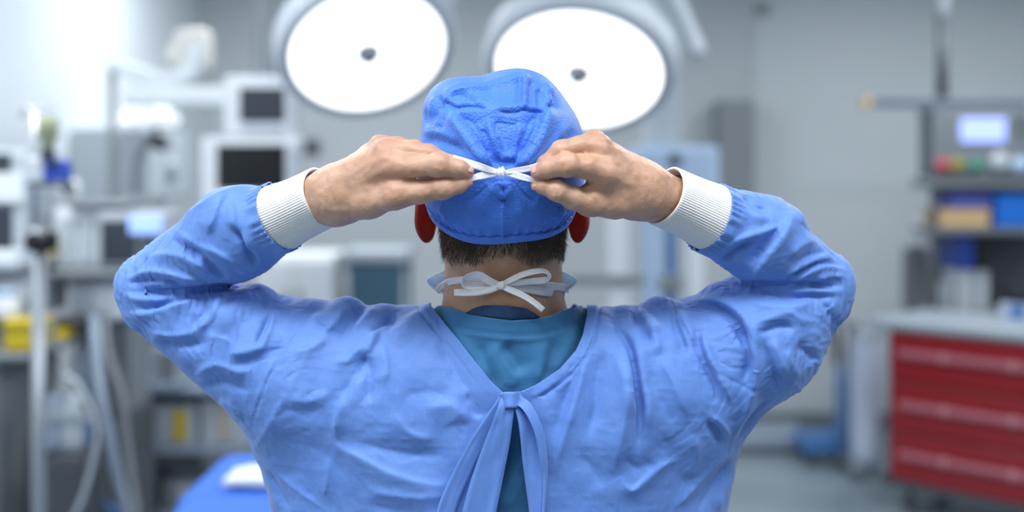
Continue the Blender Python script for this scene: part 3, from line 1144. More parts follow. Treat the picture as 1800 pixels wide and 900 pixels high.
for H in (HAND_L, HAND_R):
    for k in ('index', 'middle', 'ring', 'thumb'):
        for j, rr, ww in ((0, 1.1, 0.42), (2, 1.0, 0.4), (4, 1.2, 0.38)):
            c, r = H[k][j]
            blend(ww * np.exp(-((V - c) ** 2).sum(1) / (r * rr) ** 2) * hand_m, red)
    c, r = H['wrist'][1]
    blend(0.75 * np.exp(-((V - c) ** 2).sum(1) / (r * 1.3) ** 2), tan)
blend(0.35 * sstep(0.2, 0.7, vnoise(V * 38 + 3.3)) * hand_m, pale)
neck_m = (V[:, 2] < 1.575) & (V[:, 2] > 1.40) & (np.abs(V[:, 0] - HEAD_C[0]) < 0.12) & ~hand_m
blend(0.6 * neck_m, tan)
# nape stubble under the hair
hl = 458 - 10 * np.cos((UV[:, 0] - 884) / 22) * np.exp(-((UV[:, 0] - 884) / 60) ** 2) + 8 * vnoise(V * 70)
st = (1 - sstep(hl - 22, hl + 10, UV[:, 1])) * (V[:, 1] < 1.345) * neck_m
blend(0.8 * np.clip(st, 0, 1), stub)
jw = neck_m & (V[:, 1] > 1.33)
blend(0.35 * jw, stub)
ear_d = np.minimum(ear_field(V, 'l'), ear_field(V, 'r'))
body = mesh_np('body', V, Q, M_SKIN, person)
body.data.materials.append(M_EAR)
ca = body.data.color_attributes.new('skin_tone', 'FLOAT_COLOR', 'POINT')
ca.data.foreach_set('color', np.concatenate([tone, np.ones((len(V), 1))], 1).astype(np.float32).ravel())
nE = ear_d[Q].mean(1) < 0.0012
if len(body.data.polygons) == len(nE):
    body.data.polygons.foreach_set('material_index', nE.astype(np.int32))

# fingernails on the pinching digits
def nail(c, u, w, n, lw, ll):
    vs, fs = [], []
    m, k = 7, 6
    for i in range(k):
        for j in range(m):
            a = -1 + 2 * j / (m - 1); b = -1 + 2 * i / (k - 1)
            s = math.sqrt(max(0.0, 1 - abs(b) ** 3 * 0.45))
            vs.append(c + u * b * ll + w * a * lw * s + n * (-0.35 * lw * a * a - 0.06 * ll * b * b))
    for i in range(k - 1):
        for j in range(m - 1):
            q = i * m + j
            fs.append((q, q + 1, q + m + 1, q + m))
    return np.array(vs), np.array(fs)


M_NAIL = plain('fingernail', '#dfa59b', 0.25, var=0.05, scale=200)
for H, k, roll in ((HAND_L, 'index', -0.9), (HAND_L, 'thumb', 0.5), (HAND_R, 'index', -0.9), (HAND_R, 'thumb', 0.75)):
    a, _ = H[k][3]; b, r = H[k][4]
    u = unit(b - a)
    n = unit(np.array([0, -1.0, 0]) - u * (-u[1]))
    w = np.cross(u, n)
    up = w if w[2] > 0 else -w
    nn = unit(n * math.cos(roll) + (up if k == 'index' else -up) * math.sin(abs(roll)) )
    ww = np.cross(u, nn)
    cc = b - u * r * 0.25 + nn * r * 1.02
    vs, fs = nail(cc, u, ww, nn, r * 0.72, r * 0.8)
    o = mesh_np('fingernail', vs, fs, M_NAIL, person)
    md = o.modifiers.new('thickness', 'SOLIDIFY'); md.thickness = 0.0007; md.offset = 0.0
    o['label'] = 'pink fingernail'

# ---- short hair at the nape
rng = np.random.RandomState(4)
src = np.where((st > 0.12) & (UV[:, 1] > 385) & (ear_d > 0.004) & (N0[:, 1] < 0.35))[0]
pick = rng.choice(src, 9000)
keep = rng.rand(len(pick)) < np.clip(st[pick] * 1.3, 0.05, 1)
pick = pick[keep]
root = V[pick] + rng.normal(0, 0.0013, (len(pick), 3)) - N0[pick] * 0.0004
dirn = unit(np.array([0, 0, -1.0]) + 0.42 * N0[pick] + rng.normal(0, 0.28, (len(pick), 3)) + np.array([0.25, 0, 0]) * np.sin(V[pick][:, 0:1] * 60))
ln = (0.003 + 0.006 * st[pick] * rng.uniform(0.6, 1, len(pick)))[:, None]
side = unit(np.cross(dirn, np.array([0, 1.0, 0]))) * 0.00017
mid = root + dirn * ln * 0.55 + N0[pick] * 0.0006
tip = root + dirn * ln + np.array([0, 0, -0.001])
hv = np.stack([root - side, root + side, mid + side * 0.8, mid - side * 0.8, tip + side * 0.2, tip - side * 0.2], 1).reshape(-1, 3)
bi = (np.arange(len(pick)) * 6)[:, None]
hf = np.concatenate([bi + np.array([0, 1, 2, 3]), bi + np.array([3, 2, 4, 5])])
hair = mesh_np('hair', hv, hf, M_HAIR, person)
hair['kind'] = 'stuff'

# ------------------------------------------------------------------ clothing
def to_cam(V):
    return unit(np.array([0, 0, EYE]) - V)


# ---- fitted shape of the scrub shirt
def scrub_field(p):
    d = smin(torso_core(p) + 0.019, shoulders(p, -0.017), 0.05)
    d = smin(d, cone(p, PT(893, 500, 1.328), PT(893, 640, 1.342), 0.078, 0.084), 0.05)
    return d


# ---- gown
vz0 = PT(0, 935, 1.3)[2]
gx = axis_coords([(-0.49, 0.45, 0.0037)])
gy = axis_coords([(1.17, 1.38, 0.0037), (1.38, 1.54, 0.009)])
gz = axis_coords([(0.42, vz0, 0.022), (vz0, PT(0, 300, 1.25)[2], 0.0037)])
V, Q = surface_nets(gown_field, gx, gy, gz)
N0 = vert_normals(V, Q)
UV = to_px(V)
fac = sstep(-0.25, 0.35, (N0 * to_cam(V)).sum(1))
D = np.zeros(len(V))
# (height mm, fall-off px left of the stroke, right of it, points along the fold)
GS = [
    # -- left forearm
    (2.2, 5, 9, [(309, 388), (350, 362), (392, 338), (440, 326), (468, 326)]),
    (-1.6, 2.5, 2.5, [(212, 488), (242, 474), (258, 455), (270, 442), (309, 390)]),
    (4.5, 12, 7, [(366, 414), (376, 388), (390, 352), (400, 344)]),
    (4.5, 7, 14, [(398, 348), (410, 372), (414, 394), (432, 420), (446, 446)]),
    (-6, 6, 10, [(408, 392), (424, 414), (438, 440), (452, 470)]),
    (3.5, 8, 10, [(452, 470), (440, 440), (436, 400), (444, 372), (462, 352)]),
    (-3.5, 10, 8, [(418, 352), (446, 360), (470, 384), (488, 408)]),
    (3.2, 7, 14, [(306, 402), (346, 428), (384, 444), (420, 470)]),
    (-3.5, 9, 5, [(320, 428), (352, 448), (374, 474), (400, 492)]),
    (-3, 10, 6, [(300, 420), (330, 440), (352, 462)]),
    (2.6, 6, 9, [(250, 452), (300, 446), (340, 458), (372, 484)]),
    (2.5, 5, 7, [(214, 494), (262, 476), (320, 486), (366, 500)]),
    (-2.5, 5, 5, [(216, 500), (270, 492), (330, 500)]),
    (-2.2, 4, 5, [(484, 350), (470, 360), (452, 362)]), (-2, 3, 4, [(490, 372), (476, 380), (464, 378)]),
    (-2, 3, 4, [(500, 396), (486, 400), (474, 396)]), (2, 4, 4, [(495, 385), (478, 391), (460, 388)]),
    (2, 4, 4, [(506, 408), (490, 414), (476, 408)]), (-1.8, 3, 3, [(478, 336), (466, 346), (456, 346)]),
    # -- crook of the left elbow
    (-4, 5, 6, [(214, 512), (262, 514), (312, 510), (352, 508), (404, 504), (452, 500)]),
    (2.5, 5, 6, [(214, 520), (262, 526), (310, 524), (350, 516)]),
    (-4.0, 5, 5, [(222, 546), (260, 542), (312, 526), (356, 514), (410, 506)]),
    (3.2, 5, 8, [(222, 553), (262, 549), (318, 534), (364, 522)]),
    # -- left upper arm
    (3.4, 9, 12, [(404, 516), (386, 532), (376, 552), (356, 574), (344, 590)]),
    (-2.2, 12, 8, [(368, 534), (356, 556), (332, 574)]),
    (2.8, 7, 16, [(486, 546), (472, 584), (456, 622)]),
    (-3.0, 10, 7, [(478, 548), (462, 584), (446, 618)]),
    (1.6, 3, 5, [(362, 591), (388, 594), (410, 605)]),
    (-4.0, 10, 14, [(404, 642), (440, 634), (476, 618), (506, 606)]),
    (3.5, 9, 8, [(400, 622), (440, 616), (470, 602)]),
    (-3.0, 12, 10, [(270, 596), (320, 606), (372, 602)]),
    (2.2, 6, 9, [(258, 580), (300, 590), (352, 580)]),
    (2.2, 6, 9, [(340, 660), (378, 640), (420, 652), (452, 648)]),
    (-2.5, 8, 8, [(352, 680), (396, 672), (440, 690)]),
    (1.6, 4, 5, [(384, 700), (408, 716), (424, 740)]), (1.5, 3, 5, [(404, 690), (420, 722), (438, 760)]),
    # -- left armhole seam and gathers
    (-1.5, 2.4, 2.4, [(573, 526), (545, 556), (530, 576), (508, 604), (494, 618), (479, 651), (462, 690), (446, 737), (441, 780)]),
    (1.6, 5, 2.5, [(567, 530), (540, 560), (524, 580), (502, 608), (488, 624), (472, 655), (455, 694), (440, 740)]),
    (-2.5, 5, 5, [(556, 560), (590, 584), (612, 588)]), (2.6, 7, 8, [(513, 609), (530, 618), (556, 606), (580, 586)]),
    (2.4, 6, 8, [(586, 628), (606, 634), (622, 622), (640, 600)]),
    (-4.2, 8, 8, [(700, 552), (684, 564), (660, 580), (650, 588)]),
    (4.0, 8, 8, [(690, 572), (664, 584), (652, 604), (640, 636)]),
    (4.6, 14, 6, [(640, 636), (620, 674), (600, 712), (590, 748), (592, 780)]),
    (-4.0, 6, 11, [(652, 600), (634, 652), (612, 690), (600, 720)]),
    (-3.4, 9, 9, [(650, 626), (648, 670), (650, 712)]),
    (2.6, 9, 12, [(672, 600), (680, 640), (676, 680)]),
    (2.4, 8, 10, [(616, 534), (596, 560), (566, 590)]), (-2.6, 8, 8, [(640, 540), (620, 566), (596, 598)]),
    (2.6, 7, 8, [(664, 540), (640, 562), (616, 590)]),
    # -- back, left of the opening
    (-3.2, 14, 12, [(768, 596), (796, 640), (824, 676), (838, 700)]),
    (-4.6, 9, 12, [(826, 686), (836, 700), (842, 716), (834, 736)]),
    (1.6, 12, 10, [(846, 716), (856, 706), (868, 698)]),
    (3.5, 16, 16, [(742, 720), (786, 712), (812, 728), (820, 748)]),
    (-3.5, 20, 18, [(700, 700), (752, 690), (806, 700)]),
    (3.2, 9, 20, [(574, 762), (600, 786), (640, 806), (690, 832), (762, 852), (800, 846)]),
    (-4.0, 16, 12, [(604, 774), (656, 786), (720, 800), (800, 802)]),
    (2.0, 3.5, 6, [(457, 804), (484, 828), (514, 854), (550, 880), (580, 902)]),
    (2.0, 3.5, 6, [(464, 824), (478, 856), (494, 900)]), (-2.5, 6, 6, [(470, 824), (492, 862), (512, 902)]),
    (-3.0, 24, 22, [(470, 770), (520, 778), (570, 800), (620, 850)]),
    (2.5, 14, 20, [(640, 860), (720, 872), (790, 872)]),
    (1.5, 4, 7, [(576, 800), (578, 840), (568, 880)]), (-2.6, 18, 20, [(640, 880), (700, 900), (760, 905)]),
    (2.4, 12, 14, [(500, 700), (540, 704), (586, 690)]), (-2.4, 16, 16, [(478, 730), (520, 722), (574, 726)]),
    (2.2, 10, 14, [(690, 720), (720, 760), (770, 772)]),
    # -- back, right of the opening
    (-6.5, 6, 6, [(1066, 560), (1082, 572), (1101, 598), (1114, 640), (1120, 685), (1126, 720), (1123, 770), (1118, 800)]),
    (4.8, 16, 7, [(1110, 584), (1122, 620), (1132, 680), (1138, 720), (1132, 770)]),
    (3.4, 9, 12, [(1090, 584), (1104, 640), (1108, 690), (1108, 740)]),
    (4.2, 12, 14, [(1044, 606), (1028, 650), (1016, 694), (1002, 740), (986, 788), (972, 850)]),
    (-3.4, 12, 12, [(1062, 612), (1050, 660), (1046, 720), (1030, 780)]),
    (4.0, 12, 12, [(1074, 610), (1092, 646), (1101, 676), (1100, 730), (1086, 800), (1076, 840)]),
    (-3.0, 12, 10, [(1020, 640), (1000, 684), (984, 730), (968, 780)]),
    (-3.2, 16, 16, [(1010, 800), (1040, 820), (1060, 860)]),
    (-2.4, 3, 3, [(950, 700), (966, 690), (976, 682)]), (-2.4, 3, 3, [(966, 686), (980, 676), (992, 662)]), (-2.2, 3, 3, [(984, 670), (998, 660), (1004, 648)]),
    (-2.4, 3, 3, [(996, 652), (1010, 642), (1018, 628)]), (2.4, 4, 4, [(976, 690), (990, 676), (1006, 664)]),
    (3.2, 6, 9, [(1086, 838), (1108, 860), (1130, 846), (1160, 820), (1196, 806)]),
    (-3.6, 12, 14, [(1096, 800), (1120, 824), (1150, 806)]),
    (-3.0, 16, 18, [(1134, 640), (1150, 680), (1170, 720), (1190, 762)]),
    (2.8, 14, 12, [(1156, 620), (1178, 664), (1196, 706), (1212, 740)]),
    (-4.2, 5, 8, [(1224, 566), (1228, 596), (1236, 626), (1252, 660), (1268, 690), (1278, 716)]),
    (4.5, 6, 6, [(1234, 580), (1246, 622), (1262, 654), (1276, 684), (1286, 712)]),
    (4.5, 8, 9, [(1300, 568), (1316, 596), (1330, 634), (1327, 673), (1314, 712), (1302, 750)]),
    (-5.0, 7, 6, [(1284, 566), (1304, 592), (1316, 624), (1314, 654), (1300, 676)]),
    (-3.6, 7, 8, [(1340, 590), (1352, 630), (1366, 668), (1372, 694)]),
    (3.4, 8, 12, [(1356, 592), (1372, 630), (1384, 664)]),
    (-1.6, 2.6, 2.6, [(1167, 528), (1190, 552), (1206, 582), (1222, 612), (1238, 641), (1262, 656), (1312, 681), (1340, 688), (1366, 696)]),
    (1.6, 4, 3, [(1166, 534), (1186, 558), (1202, 588), (1216, 618), (1234, 648)]),
    (-3.4, 5, 7, [(1240, 738), (1258, 752), (1266, 768), (1276, 776)]),
    (2.6, 5, 8, [(1246, 728), (1268, 744), (1284, 768)]), (2.2, 4, 6, [(1340, 700), (1310, 730), (1290, 770)]),
    (-2.2, 5, 6, [(1356, 700), (1322, 734), (1296, 776)]),
    (2.2, 5, 8, [(1292, 790), (1250, 826), (1210, 870), (1180, 902)]), (-2.4, 8, 8, [(1286, 806), (1256, 846), (1226, 902)]),
    (2.0, 4, 6, [(1286, 830), (1270, 870), (1262, 902)]),
    (3.6, 14, 16, [(1140, 560), (1152, 592), (1160, 628)]), (-4, 8, 8, [(1108, 546), (1130, 574), (1146, 612)]),
    (3.4, 7, 8, [(1120, 540), (1144, 566), (1158, 590)]), (-3.2, 7, 7, [(1180, 548), (1196, 590), (1206, 628)]),
    (3.0, 7, 8, [(1190, 542), (1212, 580), (1222, 610)]),
    (-2.6, 20, 20, [(1160, 760), (1180, 800), (1170, 850)]), (2.2, 16, 18, [(1216, 760), (1226, 800), (1206, 850)]),
    # -- right upper arm
    (-4.5, 6, 9, [(1218, 536), (1246, 537), (1272, 546), (1296, 568), (1310, 592), (1322, 624)]),
    (3.2, 12, 5, [(1226, 528), (1258, 530), (1284, 540), (1306, 560), (1322, 590), (1332, 616)]),
    (2.6, 8, 12, [(1312, 574), (1350, 560), (1384, 550), (1410, 562), (1436, 566)]),
    (-2.6, 8, 8, [(1330, 590), (1366, 574), (1400, 578)]),
    (3.0, 9, 12, [(1318, 528), (1350, 538), (1390, 540), (1430, 532)]),
    (-3.0, 6, 6, [(1344, 514), (1390, 522), (1432, 520), (1484, 524)]),
    (2.4, 5, 6, [(1372, 512), (1420, 512), (1488, 510)]),
    (-2.4, 10, 10, [(1396, 606), (1420, 620), (1436, 640)]), (2.2, 9, 10, [(1376, 612), (1396, 646), (1404, 670)]),
    # -- crook and forearm, right
    (-4.5, 5, 6, [(1288, 498), (1340, 499), (1378, 500), (1412, 499), (1460, 502), (1490, 500)]),
    (4.6, 10, 6, [(1396, 370), (1384, 396), (1367, 424), (1342, 458), (1318, 494)]),
    (-4.6, 9, 12, [(1384, 380), (1366, 404), (1340, 436), (1312, 470)]),
    (3.2, 6, 9, [(1262, 450), (1296, 422), (1330, 410), (1367, 398), (1392, 376)]),
    (-3.6, 8, 7, [(1270, 462), (1300, 436), (1336, 424)]),
    (3.4, 9, 9, [(1244, 446), (1262, 420), (1290, 396)]), (-3, 7, 7, [(1232, 426), (1256, 404), (1282, 386)]),
    (-1.6, 2.5, 2.5, [(1393, 384), (1418, 402), (1438, 422), (1464, 448), (1478, 462), (1495, 474)]),
    (2.8, 5, 8, [(1490, 478), (1450, 470), (1420, 482), (1390, 500)]),
    (-3.4, 5, 5, [(1488, 468), (1446, 462), (1414, 474), (1380, 494)]),
    (2.6, 5, 7, [(1466, 452), (1432, 458), (1400, 474), (1372, 492)]),
    (-2.8, 5, 5, [(1456, 442), (1420, 450), (1392, 468)]), (2.6, 7, 7, [(1438, 424), (1412, 430), (1386, 452)]),
    (2.4, 4, 6, [(1490, 488), (1460, 486), (1430, 494)]),
    (-2, 3, 4, [(1262, 350), (1274, 356), (1288, 356)]), (-2, 3, 4, [(1250, 378), (1264, 386), (1276, 386)]),
    (-2, 3, 4, [(1236, 402), (1250, 412), (1264, 414)]), (2, 4, 4, [(1256, 366), (1270, 370), (1286, 370)]), (2, 4, 4, [(1226, 414), (1240, 428), (1250, 446)]),
    (-2.6, 8, 8, [(1300, 344), (1330, 364), (1356, 372)]), (2.4, 8, 9, [(1290, 356), (1322, 378), (1350, 386)]),
]
# broad folds first; seams and pinched creases (narrow strokes) come after the cloth has been refined
for A, sl, sr, pts in GS:
    if min(sl, sr) > 3.6:
        D += stroke(UV, pts, A * (0.0013 if max(sl, sr) < 14 else 0.0007), sl, sr, 0.28, eps=0.35)
D = np.clip(D * fac, -0.009, 0.012)
warp = 0.05 * np.stack([vnoise(V * 6 + 11), vnoise(V * 6 + 23), vnoise(V * 6 + 37)], -1)
D += 0.0014 * vnoise(V * np.array([9, 9, 5]) + 5.1)
D += 0.0007 * vnoise((V + warp) * 45) + 0.0004 * vnoise(V * 90 + 4)
low = 1 - sstep(0.9, 1.2, V[:, 2])
D += low * 0.012 * np.sin(np.arctan2(V[:, 0] - PX0, 1.372 - V[:, 1]) * 9 + 2 * vnoise(V * 3))
# direction in which the cloth has spare length, and how much
ex = np.zeros_like(V); ex[:, 0] = 1.0; ex[:, 2] = 0.35 * np.sign(V[:, 0] - PX0) + 0.8 * vnoise(V * 5 + 9)
gr = 0.035 + 0.03 * sstep(EYE - 0.26, EYE - 0.12, V[:, 2])
for E_, S_, W_ in ((EL_L, (520, 655, 1.335), (497, 379, 1.262)), (EL_R, (1195, 674, 1.335), (1243, 381, 1.262))):
    e_, s_, w_ = PT(*E_), PT(*S_), PT(*W_)
    du = cone(V, e_, s_ + 0.25 * (e_ - s_), 0.03, 0.05); df = cone(V, e_, w_, 0.03, 0.03)
    wu = sstep(0.05, 0.015, du); wf = sstep(0.03, 0.008, df) * (df < du + 0.004)
    au, af = unit(s_ - e_), unit(w_ - e_)
    au = au + 0.45 * np.array([-au[2], 0, au[0]]) * 1.0
    ex = ex * (1 - wu)[:, None] + au * wu[:, None]
    ex = ex * (1 - wf)[:, None] + (af + 0.5 * vnoise(V * 9)[:, None] * np.array([-af[2], 0, af[0]])) * wf[:, None]
    near = np.exp(-((V - e_) ** 2).sum(1) / 0.10 ** 2)
    gr = gr + wu * (0.03 + 0.05 * near) + wf * (0.035 + 0.05 * near)
ex = unit(ex - N0 * (ex * N0).sum(1)[:, None])
gr = gr * (1 + 0.7 * vnoise(V * 10 + 3)) * sstep(0.9, 1.15, V[:, 2])
NECK = [(757, 470), (757, 536), (772, 556), (800, 590), (832, 632), (864, 672), (884, 690), (891, 698), (884, 760), (868, 850), (850, 960), (800, 2400),
        (1000, 2400), (948, 960), (934, 880), (916, 780), (903, 698), (912, 690), (940, 678), (984, 648), (1012, 616), (1024, 590), (1032, 552), (1032, 470)]
pd = poly_sd(UV, NECK)
gr = np.maximum(gr, 0) * np.where(V[:, 1] < 1.38, sstep(4, 60, pd), 1)
V = slack_cloth(V, V + N0 * D[:, None], Q, N0, ex, gr * 1.2, iters=170, smooth=0.024, lo=-0.009, hi=0.013)
V, Q = subdivide(V, Q)
N0 = vert_normals(V, Q); UV = to_px(V)
fac = sstep(-0.25, 0.35, (N0 * to_cam(V)).sum(1))
D = np.zeros(len(V))
for A, sl, sr, pts in GS:
    if min(sl, sr) <= 3.6:
        D += stroke(UV, pts, A * 0.0011, sl, sr, 0.28, eps=0.25)
    elif A > 0:      # a raised fold: soft on one side, tucked sharply on the other
        a_, b_ = (sl * 0.9, sr * 0.9) if abs(sl - sr) > 1.5 else (sl * 0.55, sr * 1.15)
        if abs(sl - sr) > 1.5:
            a_, b_ = (a_ * 0.5, b_) if sl < sr else (a_, b_ * 0.5)
        D += stroke(UV, pts, A * 0.00115, a_, b_, 0.28, eps=0.25)
    else:
        D += stroke(UV, pts, A * (0.0012 if max(sl, sr) < 14 else 0.0006), sl * 0.62, sr * 0.62, 0.28, eps=0.3)
D = relax_field(np.clip(D, -0.009, 0.010) * fac, Q, len(V), 1) + 0.0003 * ridged(V * 110 + 3)
# neckline binding with its stitched edge
pd = poly_sd(UV, NECK)
bk = sstep(1.42, 1.36, V[:, 1])
band = np.exp(-((pd - 21) / 2.2) ** 2) * (UV[:, 1] < 698) * bk
D += -0.0024 * band + 0.0016 * (1 - sstep(17, 21, pd)) * (UV[:, 1] < 698) * bk
V = V + N0 * D[:, None]
# each sleeve is gathered on to its cuff
CUFF = {'l': ((494, 380, 1.262), (567, 346, 1.2375), 54, 60), 'r': ((1246, 382, 1.262), (1169, 345, 1.2375), 54, 60)}


def cuff_frame(s):
    a, b, rb, ra = CUFF[s]
    A0, B0 = PT(*a), PT(*b)
    ax = unit(B0 - A0)
    sd = unit(np.cross(ax, np.array([0, -1.0, 0])))
    return A0, B0, ax, sd, np.cross(sd, ax), RM(rb, 1.25), RM(ra, 1.25)


for s in 'lr':
    A0, B0, ax, sd, dp, rb, ra = cuff_frame(s)
    q = V - A0
    m = np.where(((q * q).sum(1) < 0.09 ** 2))[0]
    al = q[m] @ ax; x_, y_ = q[m] @ sd, q[m] @ dp
    rr = np.sqrt(x_ ** 2 + y_ ** 2) + 1e-6
    th = np.arctan2(y_, x_)
    ok = (al > -0.034) & (rr < 0.062)
    w = sstep(-0.032, -0.003, al) * ok
    puck = 0.0013 * np.sin(th * 26 + 3 * np.sin(th * 5 + (s == 'r'))) * sstep(-0.024, -0.006, al)
    rt = (ra + 0.0016 + puck) * (1 - w) * 0 + ra + 0.0016 + puck + 0.0009
    rn = rr + (rt - rr) * w
    k_ = (rn / rr)[:, None]
    V[m] = A0 + ax * al[:, None] + sd * (x_[:, None] * k_) + dp * (y_[:, None] * k_)
ms = np.where((V[:, 1] < 1.40) & (V[:, 2] > 1.1) & (np.abs(V[:, 0] - PX0) < 0.22))[0]
V[ms] += N0[ms] * np.maximum(0.0055 - scrub_field(V[ms]), 0)[:, None]
UV = to_px(V)
f = poly_sd(UV, NECK) * V[:, 1] / F_PX
f = np.where(V[:, 1] < 1.375, f, 1.0)
nc = np.sqrt((V[:, 0] - PX0) ** 2 + ((V[:, 1] - 1.36) / 1.05) ** 2) - 0.088
f = np.where(V[:, 2] > 1.38, np.minimum(f, np.where(V[:, 1] < 1.30, 1.0, nc)), f)
for s in 'lr':
    a, b, _, _ = CUFF[s]
    A0, B0 = PT(*a), PT(*b)
    dr = unit(B0 - A0)
    dist = np.sqrt(((V - A0) ** 2).sum(1))
    f = np.where(dist < 0.088, np.minimum(f, -((V - A0) @ dr)), f)
f = np.minimum(f, V[:, 2] - 0.45)
V, T = clip_mesh(V, Q, f)
gown = mesh_np('surgical_gown', V, T, M_GOWN, person)
md = gown.modifiers.new('hem_thickness', 'SOLIDIFY'); md.thickness = 0.0016; md.offset = -1.0; md.use_rim_only = True


# ---- scrub shirt under the gown
sx_ = axis_coords([(-0.26, -0.11, 0.010), (-0.11, 0.10, 0.0026), (0.10, 0.24, 0.010)])
sy_ = axis_coords([(1.19, 1.36, 0.0045), (1.36, 1.54, 0.010)])
sz_ = axis_coords([(0.70, vz0, 0.02), (vz0, 1.50, 0.0028)])
V, Q = surface_nets(scrub_field, sx_, sy_, sz_)
N0 = vert_normals(V, Q); UV = to_px(V)
fac = sstep(-0.2, 0.4, (N0 * to_cam(V)).sum(1))
D = np.zeros(len(V))
for A, sl, sr, pts in [
    (-1.8, 2.2, 2.2, [(782, 560), (816, 579), (862, 586), (905, 590), (952, 588), (1000, 572), (1022, 560)]),
    (2.0, 8, 2.5, [(780, 566), (816, 585), (862, 592), (905, 596), (952, 594), (1004, 578)]),
    (4.5, 10, 16, [(858, 606), (872, 620), (892, 650), (908, 686)]), (-5.5, 12, 9, [(878, 606), (902, 630), (916, 660)]),
    (-3, 8, 8, [(838, 598), (856, 640), (876, 690)]), (4, 7, 9, [(960, 596), (952, 630), (946, 676)]),
    (-3.4, 8, 8, [(976, 596), (966, 640), (952, 676)]), (3, 8, 8, [(800, 580), (830, 620), (860, 672)]),
    (-5, 12, 10, [(896, 700), (892, 770), (880, 830), (866, 880)]), (5, 10, 14, [(936, 790), (906, 850), (880, 900)]),
    (3, 8, 10, [(1010, 570), (996, 610), (970, 660)]),
]:
    D += stroke(UV, pts, A * 0.001, sl, sr, 0.25)
D = np.clip(D * fac * 1.3, -0.007, 0.0035)
D += 0.0012 * vnoise(V * 22) + 0.0005 * ridged(V * 50)
V = V + N0 * D[:, None]; UV = to_px(V)
nx = np.interp(UV[:, 0], [700, 771, 795, 824, 859, 902, 943, 969, 1000, 1021, 1060], [532, 536, 542, 553, 559, 564, 561, 555, 542, 538, 534])
fb = (UV[:, 1] - nx) * V[:, 1] / F_PX
ff = np.maximum(nc_ := (np.sqrt((V[:, 0] - PX0) ** 2 + (V[:, 1] - 1.36) ** 2) - 0.098), PT(0, 600, 1.36)[2] - V[:, 2])
w = sstep(1.30, 1.36, V[:, 1])
f = np.where(V[:, 2] > 1.35, fb * (1 - w) + ff * w, 1.0)
f = np.minimum(f, V[:, 2] - 0.75)
f = np.minimum(f, 0.215 - np.abs(V[:, 0] - PX0))
V, T = clip_mesh(V, Q, f)
scrub = mesh_np('scrub_top', V, T, M_SCRUB, person)
md = scrub.modifiers.new('cloth_thickness', 'SOLIDIFY'); md.thickness = 0.0016; md.offset = -1.0


# ---- dark undershirt showing above the shirt's neckline
def under_field(p):
    d = cone(p, PT(886, 470, 1.325), PT(886, 640, 1.340), 0.0725, 0.082)
    return smin(d, smin(torso_core(p) + 0.026, shoulders(p, -0.024), 0.05), 0.05)


V, Q = surface_nets(under_field, axis_coords([(-0.13, 0.12, 0.0026)]), axis_coords([(1.22, 1.46, 0.0035)]), axis_coords([(1.36, 1.50, 0.0026)]))
N0 = vert_normals(V, Q); UV = to_px(V)
V = V + N0 * (0.0006 * vnoise(V * 60) + 0.0004 * np.sin(UV[:, 0] * 0.5 + 3 * vnoise(V * 40)))[:, None]
UV = to_px(V)
sc_ = np.interp(UV[:, 0], [700, 771, 795, 824, 859, 902, 943, 969, 1000, 1021, 1060], [532, 536, 542, 553, 559, 564, 561, 555, 542, 538, 534])
V = V - N0 * (0.0045 * sstep(-3, 6, UV[:, 1] - sc_))[:, None]
UV = to_px(V)
nx = np.interp(UV[:, 0], [760, 806, 818, 832, 850, 885, 925, 938, 948, 956, 1000], [590, 566, 550, 542, 537, 537, 542, 549, 556, 570, 590])
fb = (UV[:, 1] - nx) * V[:, 1] / F_PX
f = np.where(V[:, 1] < 1.33, fb, PT(0, 560, 1.33)[2] - V[:, 2] - 0.35 * (V[:, 1] - 1.33))
f = np.minimum(np.minimum(f, V[:, 2] - PT(0, 582, 1.26)[2]), 0.112 - np.abs(V[:, 0] - PX0))
V, T = clip_mesh(V, Q, f)
under = mesh_np('undershirt_collar', V, T, M_NAVY, person)
md = under.modifiers.new('cloth_thickness', 'SOLIDIFY'); md.thickness = 0.0016; md.offset = -1.0

# ---- trousers and shoes (below the picture)
def trouser_field(p):
    d = None
    for sx in (-1, 1):
        x = PX0 + sx * 0.11
        e = cone(p, np.array([x, 1.36, 0.92]), np.array([x, 1.365, 0.10]), 0.115, 0.085)
        d = e if d is None else smin(d, e, 0.05)
    return d


V, Q = surface_nets(trouser_field, axis_coords([(-0.28, 0.26, 0.014)]), axis_coords([(1.22, 1.52, 0.014)]), axis_coords([(0.0, 1.06, 0.02)]))
f = np.minimum(V[:, 2] - 0.07, 0.96 - V[:, 2])
V = V + vert_normals(V, Q) * (0.004 * vnoise(V * 14))[:, None]
V, T = clip_mesh(V, Q, f)
mesh_np('trousers', V, T, M_SCRUB, person)


def shoe_field(p, sx):
    x = PX0 + sx * 0.115
    d = cone(p, np.array([x, 1.33, 0.045]), np.array([x + sx * 0.02, 1.53, 0.04]), 0.048, 0.044)
    d = smin(d, cone(p, np.array([x, 1.36, 0.06]), np.array([x, 1.36, 0.10]), 0.05, 0.048), 0.03)
    return smax(d, 0.002 - p[:, 2], 0.01)


for sx in (-1, 1):
    V, Q = surface_nets(lambda p: shoe_field(p, sx), axis_coords([(PX0 + sx * 0.12 - 0.08, PX0 + sx * 0.12 + 0.08, 0.01)]), axis_coords([(1.25, 1.60, 0.01)]), axis_coords([(-0.01, 0.17, 0.008)]), proj=1)
    mesh_np('shoe', V, Q, M_SHOE, person)

